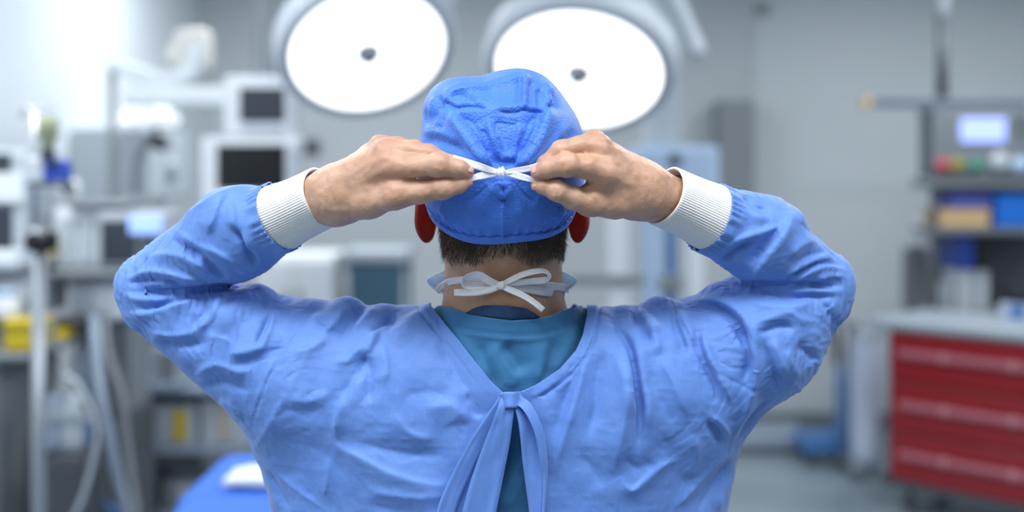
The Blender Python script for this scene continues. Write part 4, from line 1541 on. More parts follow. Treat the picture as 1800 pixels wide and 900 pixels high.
# ---- ribbed cuffs
for s in 'lr':
    a, b, rb, ra = CUFF[s]
    A0, B0 = PT(*a), PT(*b)
    ax = unit(B0 - A0)
    sd = unit(np.cross(ax, np.array([0, -1.0, 0]))); dp = np.cross(sd, ax)
    nth, nl = 324, 26
    Vc = []
    th = np.arange(nth) * 2 * math.pi / nth
    L = np.linalg.norm(B0 - A0)
    ring_def = []
    for i in range(nl):
        t = i / (nl - 1)
        ring_def.append((-0.10 + 1.10 * t, 0.0))
    ring_def += [(1.012, -0.0007), (1.015, -0.0017), (1.008, -0.0027), (0.96, -0.0030), (0.80, -0.0030)]
    for i, (t, off) in enumerate(ring_def):
        r = RM(ra + (rb - ra) * max(0, min(1, t)), 1.255) - 0.0012 * math.sin(math.pi * max(0, min(1, t))) + off
        r *= 1.0
        rib = 0.00034 * np.cos(th * 81 + 0.6 * math.sin(4 * t)) * (1 - sstep(0.93, 1.0, np.array([t]))[0] * 0.5)
        wob = 0.0010 * np.sin(th * 3 + 1.0 + 2 * t)
        rr = r + rib + wob
        Vc.append(A0 + ax * (t * L) + sd * (rr * np.cos(th))[:, None] + dp * (rr * np.sin(th))[:, None])
    Vc = np.concatenate(Vc)
    n = len(ring_def)
    i, j = np.meshgrid(np.arange(n - 1), np.arange(nth), indexing='ij')
    i = i.ravel(); j = j.ravel(); j2 = (j + 1) % nth
    F = np.stack([i * nth + j, (i + 1) * nth + j, (i + 1) * nth + j2, i * nth + j2], -1)
    o = mesh_np('cuff', Vc, F, M_CUFF, gown)
    if s == 'l':
        pass
    o['label'] = 'white ribbed knit cuff'


# ---- surgical cap
CAP_C = PT(882, 272, 1.302)


def cap_field(p):
    q = p - CAP_C
    r = np.array([0.0945, 0.113, 0.0900])
    x = np.abs(q / r)
    x[:, 2] *= np.where(q[:, 2] < 0, 0.64, 1.0)
    n = 2.2
    d = ((x ** n).sum(1) ** (1 / n) - 1) * 0.0955
    d = smin(d, ellip(p, PT(918, 168, 1.275), (0.030, 0.040, 0.023)), 0.03)
    d = smin(d, ellip(p, PT(800, 190, 1.275), (0.034, 0.045, 0.032)), 0.02)
    return d


V, Q = surface_nets(cap_field, axis_coords([(-0.125, 0.105, 0.0023)]), axis_coords([(1.165, 1.31, 0.0023), (1.31, 1.44, 0.006)]), axis_coords([(1.50, 1.75, 0.0023)]))
N0 = vert_normals(V, Q); UV = to_px(V)
fac = sstep(-0.15, 0.35, (N0 * to_cam(V)).sum(1))
D = np.zeros(len(V))
for A, sl, sr, pts in [
    (5.5, 5, 13, [(790, 196), (806, 216), (822, 236), (842, 264), (864, 292)]),
    (-5.0, 8, 4, [(800, 196), (818, 222), (838, 248), (858, 276)]),
    (5.5, 13, 5, [(962, 186), (956, 214), (946, 240), (930, 268), (904, 296)]),
    (-5.0, 4, 8, [(952, 190), (944, 220), (932, 248), (914, 276)]),
    (-1.6, 2.5, 3, [(776, 180), (788, 182), (802, 190), (820, 187), (838, 187), (850, 190), (856, 184)]),
    (2.4, 6, 3, [(776, 176), (790, 176), (804, 184), (822, 181), (846, 183)]),
    (-1.2, 2.5, 3, [(868, 193), (890, 197), (908, 197), (921, 193), (934, 196), (956, 196), (966, 187), (976, 186), (984, 191)]),
    (2.2, 6, 3, [(868, 188), (890, 191), (921, 188), (954, 191)]),
    (5.0, 4, 7, [(922, 126), (923, 148), (921, 170), (922, 190)]), (-4.5, 5, 5, [(914, 134), (915, 160), (914, 188)]),
    (-4.0, 5, 5, [(932, 140), (931, 165), (929, 190)]),
    (4.5, 5, 6, [(956, 150), (964, 162), (966, 186)]), (-4.0, 5, 5, [(948, 154), (950, 172), (947, 190)]),
    (-3.5, 5, 6, [(966, 160), (976, 172), (980, 188)]),
    (3.8, 6, 6, [(774, 182), (796, 158), (828, 152), (862, 150), (896, 140), (920, 126)]),
    (-3.4, 5, 8, [(786, 178), (806, 164), (834, 160), (866, 158)]),
    (3.2, 5, 6, [(800, 158), (824, 162), (840, 172), (852, 184)]), (-3.2, 6, 5, [(806, 168), (826, 174), (838, 182)]),
    (-3.5, 4, 5, [(772, 168), (776, 184), (768, 204), (762, 214)]), (3.2, 5, 5, [(764, 170), (760, 190), (752, 206)]),
    (-3.0, 4, 4, [(752, 190), (748, 206), (752, 222)]), (3.0, 5, 5, [(778, 190), (772, 210), (774, 224)]),
    (-2.6, 4, 4, [(784, 206), (780, 218), (772, 226)]), (2.8, 6, 6, [(742, 236), (764, 232), (790, 240), (812, 252)]),
    (-3.4, 7, 9, [(744, 246), (770, 246), (800, 256), (826, 270)]), (3.4, 8, 10, [(752, 262), (790, 268), (830, 282), (862, 296)]),
    (3.0, 6, 9, [(742, 300), (790, 300), (850, 302)]),
    # pleats drawn in to the knot
    (-3.4, 7, 7, [(876, 206), (882, 240), (888, 276)]), (3.4, 6, 8, [(872, 226), (882, 250), (896, 284)]),
    (3.2, 6, 6, [(914, 216), (908, 246), (898, 284)]), (-3.2, 6, 6, [(900, 210), (904, 240), (898, 280)]),
    (-3.2, 7, 7, [(842, 226), (858, 256), (874, 288)]), (2.6, 7, 7, [(856, 206), (864, 240), (878, 280)]),
    (3.4, 9, 7, [(1000, 216), (976, 246), (944, 276), (908, 298)]), (-3.2, 7, 9, [(1012, 226), (984, 260), (944, 288)]),
    (3.0, 7, 7, [(1020, 250), (980, 278), (920, 302)]),
    (4.5, 6, 5, [(872, 322), (876, 336), (884, 350)]), (4.0, 5, 6, [(900, 322), (894, 338), (886, 350)]),
    (-4.0, 5, 5, [(885, 326), (885, 342), (884, 356)]), (-3.0, 7, 7, [(860, 322), (840, 340), (812, 352)]),
    (3.2, 8, 8, [(868, 326), (850, 352), (838, 380)]), (-3.0, 8, 8, [(906, 322), (924, 342), (946, 356)]),
    (3.2, 8, 8, [(900, 326), (912, 356), (918, 384)]), (2.4, 3, 3, [(885, 350), (886, 384), (886, 424)]), (-1.6, 2, 2, [(890, 352), (891, 390), (890, 424)]),
    (-3.0, 5, 6, [(764, 372), (776, 392), (792, 408)]), (2.6, 5, 6, [(772, 362), (786, 388), (800, 404)]),
    (-2.6, 4, 4, [(1000, 372), (992, 390), (978, 406)]), (2.6, 5, 5, [(990, 362), (982, 386), (968, 402)]),
    (-2.4, 4, 4, [(976, 384), (966, 400), (960, 410)]), (2.0, 4, 4, [(806, 388), (812, 404), (816, 412)]),
]:
    D += stroke(UV, pts, A * 0.0015, sl, sr, 0.2, eps=0.35)
D = np.clip(D, -0.007, 0.012)
# the panel between the two pleats lies deeper, and the cloth above the seam puffs out over it
pv = poly_sd(UV, [(792, 196), (856, 190), (921, 195), (962, 188), (948, 240), (905, 296), (864, 296), (822, 240)])
D += -0.0050 * sstep(2.5, -5.0, pv) * sstep(188, 216, UV[:, 1])
# the strings pull the cloth in around the knot
D += -0.006 * np.exp(-((UV[:, 0] - 884) / 26) ** 2 - ((UV[:, 1] - 304) / 16) ** 2)
tab = sstep(20, 17, np.abs(UV[:, 0] - 884)) * sstep(18, 15, np.abs(UV[:, 1] - 303))
D += 0.0022 * tab
D *= fac
D += 0.0012 * vnoise(V * 16 + 2) + 0.00025 * vnoise(V * 60)
kp = PT(884, 303, 1.19)
rad = V - kp
ex = np.cross(unit(rad), N0)
ex = unit(ex + 0.5 * np.stack([vnoise(V * 14), vnoise(V * 14 + 5), vnoise(V * 14 + 8)], -1))
rd = np.sqrt((rad ** 2).sum(1))
gr = (0.02 + 0.06 * np.exp(-(rd / 0.06) ** 2)) * (1 + 0.6 * vnoise(V * 18 + 1)) * sstep(1.40, 1.30, V[:, 1])
V = slack_cloth(V, V + N0 * D[:, None], Q, N0, ex, np.maximum(gr, 0), iters=110, smooth=0.03, lo=-0.007, hi=0.012)
V, Q = subdivide(V, Q)
N0 = vert_normals(V, Q); UV = to_px(V)
D = np.zeros(len(V))
for A, sl, sr, pts in [
    (5.0, 1.6, 13, [(786, 192), (800, 206), (822, 234), (842, 262), (866, 294)]),
    (5.0, 13, 1.6, [(964, 184), (958, 212), (946, 240), (928, 268), (904, 296)]),
    (2.6, 2, 8, [(858, 206), (868, 240), (882, 284)]), (2.6, 8, 2, [(914, 214), (908, 246), (896, 284)]),
    (2.0, 6, 1.6, [(922, 128), (921, 160), (921, 194)]), (1.6, 1.6, 6, [(962, 156), (964, 172), (966, 188)]),
    (-1.8, 1.6, 1.6, [(776, 180), (788, 183), (802, 190), (820, 188), (838, 188), (850, 191), (856, 184)]),
    (-1.8, 1.6, 1.6, [(868, 194), (890, 198), (908, 198), (921, 194), (934, 197), (956, 197), (966, 187), (976, 186), (984, 191)]),
    (1.4, 2, 5, [(774, 184), (796, 160), (828, 153), (862, 151), (896, 141), (920, 127)]),
    (2.2, 6, 1.6, [(872, 322), (877, 338), (885, 352)]), (2.2, 1.6, 6, [(900, 322), (893, 338), (886, 352)]),
    (1.2, 1.5, 4, [(886, 352), (886, 390), (887, 426)]), (-1.0, 1.2, 1.2, [(887, 352), (887, 390), (888, 426)]),
    (1.6, 2, 7, [(860, 322), (836, 340), (806, 352)]), (1.6, 7, 2, [(908, 322), (926, 340), (950, 356)]),
    (1.6, 1.6, 5, [(766, 372), (778, 392), (794, 408)]), (1.6, 5, 1.6, [(998, 374), (990, 392), (976, 407)]),
]:
    D += stroke(UV, pts, A * 0.001, sl, sr, 0.15, eps=0.3)
D *= sstep(-0.15, 0.35, (N0 * to_cam(V)).sum(1))
rimz = PT(0, 430, 1.217)[2] + (V[:, 1] - 1.217) * 0.40 + 0.0015 * np.sin(V[:, 0] * 60 + 1)
hgt = V[:, 2] - rimz
bandm = sstep(0.0085, 0.007, hgt)
D = D + 0.0019 * bandm - 0.0022 * np.exp(-((hgt - 0.0085) / 0.0012) ** 2) - 0.004 * sstep(0.03, 0.0, hgt)
D += 0.0012 * np.sin(np.arctan2(V[:, 0] - CAP_C[0], CAP_C[1] - V[:, 1]) * 46 + 2.5 * vnoise(V * 30)) * np.exp(-((hgt - 0.013) / 0.006) ** 2)
V = V + N0 * D[:, None]
V += N0 * np.clip(0.0035 - head_field(V), 0, 0.006)[:, None]
V, T = clip_mesh(V, Q, V[:, 2] - rimz)
cap = mesh_np('surgical_cap', V, T, M_CAP, person)
cap['label'] = 'blue crinkled surgical cap gathered at the back'
md = cap.modifiers.new('cloth_thickness', 'SOLIDIFY'); md.thickness = 0.0010; md.offset = -1.0

# knotted strings of the cap
kd = march(cap_field, 883, 303) - 0.008
def K(px, py, d, w, roll=0.0):
    return (PT(px, py, d), RM(w, d), roll)


ribbon('cap_string', [K(796, 277, 1.172, 5.5, 0.5), K(818, 285, 1.172, 6.5, 0.2), K(846, 294, 1.173, 6.5, 0.1), K(866, 300, kd, 5, 0.1), K(884, 304, kd - 0.003, 3.5)], M_TIE, cap, crumple=0.0004, seed=1)
ribbon('cap_string', [K(822, 316, 1.168, 4, 0.3), K(842, 310, 1.170, 6, 0.2), K(862, 307, kd, 5.5), K(884, 303, kd - 0.003, 3.5)], M_TIE, cap, crumple=0.0004, seed=2)
ribbon('cap_string', [K(950, 289, 1.170, 4.5, 0.2), K(930, 296, 1.170, 5.5, 0.1), K(906, 300, kd, 5), K(882, 304, kd - 0.003, 3.5)], M_TIE, cap, crumple=0.0004, seed=3)
ribbon('cap_string', [K(942, 318, 1.168, 4, 0.2), K(922, 312, 1.170, 5.5, 0.2), K(902, 307, kd, 5.5), K(882, 303, kd - 0.003, 3.5)], M_TIE, cap, crumple=0.0004, seed=4)


def knot(name, c, r, mat, parent, seed=0):
    def kf(p):
        d = ellip(p, c, (r, r * 0.75, r * 0.85))
        d = smin(d, ellip(p, c + np.array([r * 0.3, -r * 0.35, r * 0.1]), (r * 0.55, r * 0.6, r * 0.95)), r * 0.15)
        return d
    g = lambda m, k: axis_coords([(m - 1.5 * r, m + 1.5 * r, r / k)])
    V, Q = surface_nets(kf, g(c[0], 9), g(c[1], 9), g(c[2], 9))
    V = V + vert_normals(V, Q) * (r * 0.08 * np.sin((V[:, 0] + V[:, 2] * 0.5) / r * 9 + seed))[:, None]
    return mesh_np(name, V, Q, mat, parent)


knot('string_knot', PT(880, 303, kd - 0.004), RM(9.5, 1.18), M_TIE, cap)

# ---- face mask
def mask_field(p):
    d = ellip(p, PT(884, 400, 1.366), (0.0715, 0.080, 0.084))
    d = smin(d, cone(p, PT(884, 352, 1.418), PT(884, 394, 1.440), 0.010, 0.016), 0.03)
    return d


V, Q = surface_nets(mask_field, axis_coords([(-0.10, 0.08, 0.004)]), axis_coords([(1.30, 1.48, 0.004)]), axis_coords([(1.44, 1.66, 0.004)]))
N0 = vert_normals(V, Q)
ang = (V[:, 1] - 1.352)
f = np.minimum(V[:, 1] - (1.338 + 0.012 * np.sin(V[:, 2] * 50)), np.minimum(PT(0, 366, 1.4)[2] - V[:, 2] + 0.3 * (V[:, 1] - 1.40), V[:, 2] - PT(0, 528, 1.35)[2]))
f = np.minimum(f, PT(0, 430, 1.34)[2] - V[:, 2] + 1.6 * np.maximum(V[:, 1] - 1.338, 0))
pl = 0.0008 * np.sign(np.sin(V[:, 2] * 2 * math.pi / 0.022)) * (V[:, 2] < 1.56) * (V[:, 2] > 1.49)
V = V + N0 * (0.001 + pl)[:, None]
# the free side edges stand away from the jaw
edge = np.exp(-np.maximum(V[:, 1] - 1.338, 0) / 0.016) * sstep(PT(0, 462, 1.34)[2], PT(0, 492, 1.34)[2], V[:, 2]) * (1 - 0.35 * sstep(PT(0, 490, 1.34)[2], PT(0, 526, 1.34)[2], V[:, 2]))
hx = np.abs(V[:, 0] - PX0)
V[:, 0] = PX0 + np.sign(V[:, 0] - PX0) * (hx + np.maximum(0.087 - hx, 0) * edge)
V, T = clip_mesh(V, Q, f)
mask = mesh_np('face_mask', V, T, M_MASK, person)
mask['label'] = 'pale blue pleated face mask'
md = mask.modifiers.new('cloth_thickness', 'SOLIDIFY'); md.thickness = 0.0012; md.offset = 1.0


def neck_d(px, py, off=0.0015):
    return march(lambda p: np.minimum(np.minimum(head_field(p), torso_core(p) + 0.030), 1.0), px, py) - off


def KN(px, py, w, roll=0.0, off=0.002):
    return K(px, py, neck_d(px, py, off), w, roll)


bd = neck_d(880, 502)
# strings round the neck and the bow
ribbon('mask_string', [K(768, 512, 1.335, 6, 0), KN(778, 502, 6, 0.2), KN(792, 495, 6, 0.1), KN(818, 492, 6), KN(850, 497, 5.5, 0, 0.003), K(880, 502, bd - 0.003, 4)], M_TIE, mask, crumple=0.0004, seed=5)
ribbon('mask_string', [K(1000, 508, 1.335, 7), KN(985, 505, 7), KN(960, 502, 7), KN(930, 500, 6, 0, 0.003), K(880, 502, bd - 0.003, 4)], M_TIE, mask, crumple=0.0004, seed=6)
ribbon('mask_string', [KN(992, 519, 6, 0, 0.003), KN(962, 514, 7, 0.1, 0.004), KN(930, 508, 7, 0.1, 0.005), K(880, 502, bd - 0.005, 4)], M_TIE, mask, crumple=0.0005, seed=7)
ribbon('bow_loop', [K(880, 501, bd - 0.004, 4), K(862, 495, bd - 0.010, 7, 0.3), K(842, 484, bd - 0.014, 8, 0.5), K(824, 485, bd - 0.013, 8, 0.9), K(815, 491, bd - 0.010, 7, 1.2),
                    K(817, 500, bd - 0.006, 8, 0.6), K(838, 503, bd - 0.006, 9, 0.2), K(862, 505, bd - 0.006, 6), K(880, 503, bd - 0.005, 4)], M_TIE, mask, crumple=0.0006, seed=8)
ribbon('bow_loop', [K(880, 502, bd - 0.004, 4), K(896, 493, bd - 0.008, 5, 0.2), K(918, 483, bd - 0.011, 5.5, 0.3), K(942, 477, bd - 0.012, 5.5, 0.4), K(958, 477, bd - 0.011, 6, 0.9),
                    K(965, 485, bd - 0.010, 6, 1.0), K(956, 492, bd - 0.007, 6, 0.5), K(936, 494, bd - 0.006, 6, 0.3), K(908, 497, bd - 0.006, 5, 0.2), K(880, 503, bd - 0.005, 4)], M_TIE, mask, crumple=0.0005, seed=9)
ribbon('bow_tail', [K(880, 503, bd - 0.006, 4), K(862, 509, bd - 0.009, 6, 0.1), K(840, 512, bd - 0.009, 7.5, 0.2), K(816, 514, bd - 0.006, 6.5, 0.1), K(798, 514, bd - 0.004, 6)], M_TIE, mask, crumple=0.0006, seed=10)
ribbon('bow_tail', [K(880, 503, bd - 0.007, 4), K(900, 511, bd - 0.009, 5.5, 0.2), K(922, 521, bd - 0.010, 5.5, 0.3), K(940, 533, bd - 0.009, 5.5, 0.4), K(955, 545, bd - 0.005, 5)], M_TIE, mask, crumple=0.0005, seed=11)
knot('bow_knot', PT(880, 502, bd - 0.008), RM(8.0, 1.22), M_TIE, mask)

# ---- gown ties and their knot
gd = lambda px, py, off=0.004: march(gown_field, px, py) - off


def KG(px, py, w, roll=0.0, off=0.004):
    return K(px, py, gd(px, py, off), w, roll)


ribbon('gown_tie', [KG(892, 696, 13, 0, 0.010), KG(880, 716, 13, 0.2, 0.012), KG(858, 748, 14, 0.35, 0.010), KG(832, 792, 15, 0.3, 0.008), KG(806, 844, 16, 0.35, 0.008), KG(786, 892, 17, 0.3, 0.008), KG(770, 960, 17, 0.3, 0.008)], M_GOWN, gown, thick=0.0012, crumple=0.0010, seed=21)
ribbon('gown_tie', [KG(894, 696, 12, 0, 0.014), KG(888, 722, 15, 0.2, 0.018), KG(876, 770, 21, 0.25, 0.016), KG(862, 820, 26, 0.2, 0.014), KG(846, 880, 29, 0.2, 0.012), KG(828, 960, 30, 0.2, 0.012)], M_GOWN, gown, thick=0.0012, crumple=0.0016, seed=22)
ribbon('gown_tie', [KG(906, 698, 11, 0, 0.010), KG(916, 716, 13, 0.4, 0.014), KG(928, 748, 17, 0.3, 0.014), KG(936, 800, 19, 0.1, 0.013), KG(942, 850, 18, -0.2, 0.012), KG(944, 900, 15, -0.4, 0.010), KG(946, 960, 14, -0.4, 0.010)], M_GOWN, gown, thick=0.0012, crumple=0.0012, seed=23)
ribbon('gown_tie', [KG(906, 702, 8, 0.3, 0.012), KG(926, 716, 10, 0.6, 0.018), KG(944, 752, 10, 0.7, 0.018), KG(954, 800, 9, 0.8, 0.016), KG(956, 850, 8, 0.9, 0.012), KG(952, 905, 7, 0.9, 0.010)], M_GOWN, gown, thick=0.0012, crumple=0.0008, seed=24)
kg = gd(895, 702)
ribbon('tie_knot', [K(881, 706, kg - 0.008, 15, 0.1), K(890, 703, kg - 0.017, 14, 0), K(902, 703, kg - 0.018, 14, 0), K(912, 702, kg - 0.008, 14, -0.1)], M_GOWN, gown, thick=0.002, crumple=0.0006, seed=25)

# ================================================================== THINGS IN THE ROOM (out of focus behind the person)
def caster(name, x, y, parent, r=0.045, z=0.0, mat=None):
    c = disc_cyl(name, (x - 0.014, y, z + r), r, 0.028, (1, 0, 0), mat or M_DGREY, parent, 20)
    box('fork', (x - 0.02, x + 0.02), (y - 0.012, y + 0.012), (z + r * 1.2, z + r * 2.6), M_STEEL, parent, 0.003)
    return c


# ---- surgical lamps
def surgical_lamp(label, px, py, d, a_px, ratio, mdir, arms):
    c = PT(px, py, d)
    v = unit(np.array([0, 0, EYE]) - c)
    m = np.array([mdir[0], 0.0, -mdir[1]]); m = unit(m - v * (m @ v))
    n = v * ratio + m * math.sqrt(1 - ratio ** 2)
    R = RM(a_px, d)
    t = thing('surgical_lamp', label, 'surgical lamp', tuple(c), group='round surgical lamps')
    M = Matrix.Translation(Vector(c)) @ Vector(n).to_track_quat('Z', 'Y').to_matrix().to_4x4()
    lathe('lens', [(0, 0.004), (R * 0.5, 0.003), (R * 0.98, 0.0), (R, -0.004)], M_LENS, t, M, 72)
    lathe('housing', [(R * 1.0, 0.0), (R * 1.05, 0.012), (R * 1.12, 0.006), (R * 1.19, -0.03), (R * 1.18, -0.085), (R * 0.95, -0.125), (R * 0.5, -0.165), (0.08, -0.18), (0, -0.18)], M_LGREY, t, M, 72)
    lathe('rim_seal', [(R * 0.995, 0.002), (R * 1.01, 0.010), (R * 1.035, 0.010), (R * 1.045, 0.002)], M_GREY, t, M, 72)
    h = lathe('handle', [(0.042, 0.003), (0.042, 0.018), (0.038, 0.024), (0.034, 0.034), (0.028, 0.038), (0, 0.039)], M_GREY, t, M, 32)
    lathe('handle_collar', [(0.030, 0.004), (0.048, 0.005), (0.047, 0.010), (0.030, 0.012)], M_GREY, h, M, 32)
    for pts, r in arms:
        tube('yoke_arm', [PT(*p) for p in pts], r, M_LGREY, t, 16)
    return t


surgical_lamp('lit round surgical lamp to the left of the blue cap', 647, 92, 4.25, 137, 0.745, (0.26, 0.97),
              [([(760, 40, 4.40), (800, -30, 4.5), (830, -110, 4.55), (860, -320, 4.55)], 0.034), ([(545, 30, 4.35), (590, -60, 4.5), (680, -110, 4.6), (830, -120, 4.55)], 0.03)])
surgical_lamp('lit round surgical lamp partly hidden by the blue cap', 1017, 127, 4.25, 146, 0.69, (-0.14, 0.99),
              [([(1165, 62, 4.36), (1135, 18, 4.40), (1095, -30, 4.45), (1060, -120, 4.5), (1050, -320, 4.5)], 0.038),
               ([(1228, 98, 4.50), (1210, 50, 4.52), (1185, -10, 4.55), (1150, -80, 4.55), (1060, -130, 4.52)], [0.036, 0.032, 0.032, 0.032])])

# ---- hanging pendant with two monitors
t = thing('monitor_pendant', 'white ceiling pendant carrying a small grey screen above a black screen', 'monitor', tuple(PT(450, 135, 4.8)))
pbox('ceiling_column', 444, 478, -380, 150, 4.88, 0.08, M_GREY, t, 0.01)
pbox('boom_arm', 214, 402, 152, 186, 4.84, 0.09, M_WHITE, t, 0.02)
m1 = pbox('small_monitor', 392, 512, 134, 238, 4.72, 0.10, M_WHITE, t, 0.015)
pbox('screen', 421, 500, 154, 214, 4.712, 0.01, M_SCREEN2, m1, 0.002)
pbox('button_row', 425, 496, 222, 230, 4.712, 0.01, M_LGREY, m1, 0.002)
m2 = pbox('large_monitor', 352, 527, 240, 362, 4.70, 0.12, M_WHITE, t, 0.015)
pbox('screen', 381, 501, 255, 333, 4.692, 0.01, M_SCREEN, m2, 0.002)
pbox('speaker_strip', 507, 522, 255, 333, 4.692, 0.01, M_LGREY, m2, 0.002)
pbox('mounting_plate', 430, 490, 225, 250, 4.80, 0.06, M_LGREY, t, 0.004)
pbox('monitor_post', 448, 474, 130, 380, 4.84, 0.06, M_LGREY, t, 0.006)

# ---- floor lamp with a curved arm
t = thing('curved_arm_lamp', 'white curved lamp arm with cream head on a slim grey pole', 'lamp', tuple(PT(198, 0, 5.2) * [1, 1, 0]))
fl = PT(198, 0, 5.2)
tube('pole', [(fl[0], 5.2, 0.03), PT(198, 112, 5.2)], 0.02, M_GREY, t)
lathe('base', [(0, 0), (0.17, 0), (0.17, 0.025), (0.04, 0.05), (0, 0.05)], M_GREY, t, Matrix.Translation(Vector((fl[0], 5.2, 0))), 32)
tube('curved_arm', [PT(195, 114, 5.2), PT(230, 124, 5.15), PT(275, 138, 5.1), PT(315, 138, 5.1), PT(340, 118, 5.1), PT(346, 80, 5.1)], [0.024, 0.034, 0.040, 0.044, 0.05, 0.05], M_WHITE, t, 16)
pbox('lamp_head', 300, 368, 48, 124, 5.08, 0.10, M_CREAM, t, 0.04)
pbox('head_hinge', 290, 318, 72, 112, 5.05, 0.12, M_CREAM, t, 0.03)

# ---- bright examination lamp head
M_DOME = plain('lit_lamp_dome', '#f4f8ff', 0.4, emit='#f0f6ff', estr=0.7)
t = thing('examination_lamp', 'small white dome lamp under the white boom arm', 'lamp', tuple(PT(265, 200, 5.15)))
Mx = Matrix.Translation(Vector(PT(262, 218, 5.15)))
lathe('dome', [(0.0, 0.10), (0.05, 0.095), (0.10, 0.07), (0.135, 0.025), (0.14, 0.0), (0.12, -0.006), (0, -0.006)], M_DOME, t, Mx)
tube('lamp_arm', [PT(268, 182, 5.15), PT(330, 172, 5.15), PT(372, 172, 5.15)], 0.02, M_LGREY, t)
tube('drop_arm', [PT(278, 222, 5.15), PT(262, 246, 5.15), PT(242, 280, 5.17), PT(236, 336, 5.2)], 0.018, M_GREY, t)
disc_cyl('joint', PT(275, 250, 5.12), 0.035, 0.08, (0, 1, 0), M_DGREY, t)

# ---- cabinet on the left wall
t = thing('wall_cabinet', 'pale grey cabinet fixed to the white left wall', 'cabinet', tuple(PT(150, 350, 5.2)))
z0, z1 = PT(0, 352, 5.3)[2], PT(0, 226, 5.3)[2]
box('carcass', (RX0, RX0 + 0.34), (5.3, 6.0), (z0, z1), M_LGREY, t)
for k in range(2):
    dd = box('door', (RX0 + 0.34, RX0 + 0.36), (5.31 + 0.35 * k, 5.64 + 0.35 * k), (z0 + 0.01, z1 - 0.01), M_LGREY, t)
    tube('handle', [(RX0 + 0.375, 5.60 + 0.08 * k, z0 + 0.08), (RX0 + 0.375, 5.60 + 0.08 * k, z0 + 0.2)], 0.008, M_STEEL, dd)

# ---- ventilator cart at the left edge
t = thing('ventilator_cart', 'pale grey ventilator on a cart at the left edge of the picture', 'ventilator', tuple(PT(-20, 1100, 4.0) * [1, 1, 0]))
d = 3.95
pbox('tower', -70, 46, 262, 460, d, 0.35, M_LGREY, t, 0.02)
pbox('upper_screen', -60, 17, 270, 301, d - 0.012, 0.02, M_SCREEN2, t, 0.003)
pbox('white_band', -62, 40, 304, 356, d - 0.014, 0.02, M_WHITE, t, 0.004)
pbox('lower_screen', -62, 19, 362, 446, d - 0.012, 0.02, M_SCREEN2, t, 0.003)
pbox('work_shelf', -75, 30, 460, 476, d - 0.16, 0.5, M_LGREY, t, 0.01)
pbox('shelf_tray', -60, 26, 440, 460, d - 0.12, 0.08, M_WHITE, t, 0.01)
pbox('drawer_unit', -68, 50, 478, 558, d - 0.04, 0.4, M_LGREY, t, 0.01)
dr = pbox('drawer', -62, 46, 500, 528, d - 0.055, 0.02, M_WHITE, t, 0.006)
pbox('drawer_pull', -40, 24, 508, 514, d - 0.07, 0.016, M_STEEL, dr, 0.003)
pbox('base_shelf', -72, 50, 622, 636, d - 0.30, 0.62, M_GREY, t, 0.01)
pbox('column', -40, 20, 556, 640, d + 0.05, 0.15, M_GREY, t, 0.01)
z = PT(0, 636, d - 0.3)[2]
xa, xb = PT(-60, 0, d)[0], PT(44, 0, d)[0]
box('lower_cabinet', (xa, xb), (d - 0.2, d + 0.3), (0.14, z), M_GREY, t, 0.015)  # greyer than the tower: light falling off downwards, put into the colour
for zz in (0.2, 0.46, 0.72):
    p_ = box('lower_drawer', (xa + 0.01, xb - 0.01), (d - 0.215, d - 0.2), (zz, zz + 0.22), M_GREY, t, 0.008)
    disc_cyl('drawer_knob', ((xa + xb) / 2 + 0.07, d - 0.215, zz + 0.12), 0.022, -0.03, (0, 1, 0), M_BLACK, p_)
for xx in (xa + 0.05, xb - 0.05):
    for yy in (d - 0.1, d + 0.2):
        caster('caster', xx, yy, t)
t = thing('sharps_bin', 'yellow plastic sharps bin on the shelf of the left edge ventilator cart', 'bin', tuple(PT(30, 622, 3.66)))
pbox('bin_body', 4, 60, 574, 619, 3.68, 0.14, M_YELLOW, t, 0.015)
pbox('bin_lid', 1, 63, 564, 575, 3.67, 0.16, M_YELLOW, t, 0.008)
t = thing('white_canister', 'white lidded canister standing on the yellow sharps bin', 'canister', tuple(PT(14, 564, 3.72)))
cx = PT(14, 0, 3.76)[0]; cz = PT(0, 564, 3.67)[2]
lathe('jar', [(0, 0), (0.038, 0), (0.041, 0.006), (0.041, 0.06), (0.03, 0.072), (0, 0.072)], M_WHITE, t, Matrix.Translation(Vector((cx, 3.75, cz))), 28)
lathe('lid', [(0, 0.072), (0.034, 0.072), (0.034, 0.092), (0.03, 0.095), (0, 0.095)], M_LBLUE, t, Matrix.Translation(Vector((cx, 3.75, cz))), 28)

# ---- infusion stand
t = thing('infusion_stand', 'steel infusion stand with blue and white pumps and a black clamp knob', 'drip stand', tuple(PT(68, 0, 3.4) * [1, 1, 0]))
d = 3.4
x = PT(68, 0, d)[0]
tube('pole', [(x, d, 0.08), (x, d, PT(0, 400, d)[2])], RM(12, d), M_STEEL, t, 20)
tube('upper_pole', [(x - 0.012, d, PT(0, 402, d)[2]), (x - 0.012, d, PT(0, 196, d)[2])], RM(6, d), M_STEEL, t, 16)
disc_cyl('clamp_knob', (PT(76, 0, d)[0], d - 0.02, PT(0, 424, d)[2]), RM(17, d), -0.05, (0, 1, 0), M_BLACK, t)
pbox('clamp_block', 58, 92, 408, 442, d - 0.02, 0.05, M_BLACK, t, 0.006)
p_ = pbox('white_pump', 44, 76, 276, 320, d - 0.06, 0.08, M_WHITE, t, 0.008)
p_ = pbox('blue_pump', 76, 107, 281, 318, d - 0.07, 0.09, M_BLUE, t, 0.008)
pbox('pump_screen', 82, 101, 287, 298, d - 0.075, 0.01, M_SCREEN2, p_, 0.002)
pbox('pump_bracket', 50, 104, 320, 328, d - 0.05, 0.07, M_GREY, t, 0.004)
tube('hook', [(x - 0.012, d, PT(0, 205, d)[2]), PT(52, 192, d), PT(40, 196, d), PT(38, 206, d)], 0.006, M_CHROME, t)
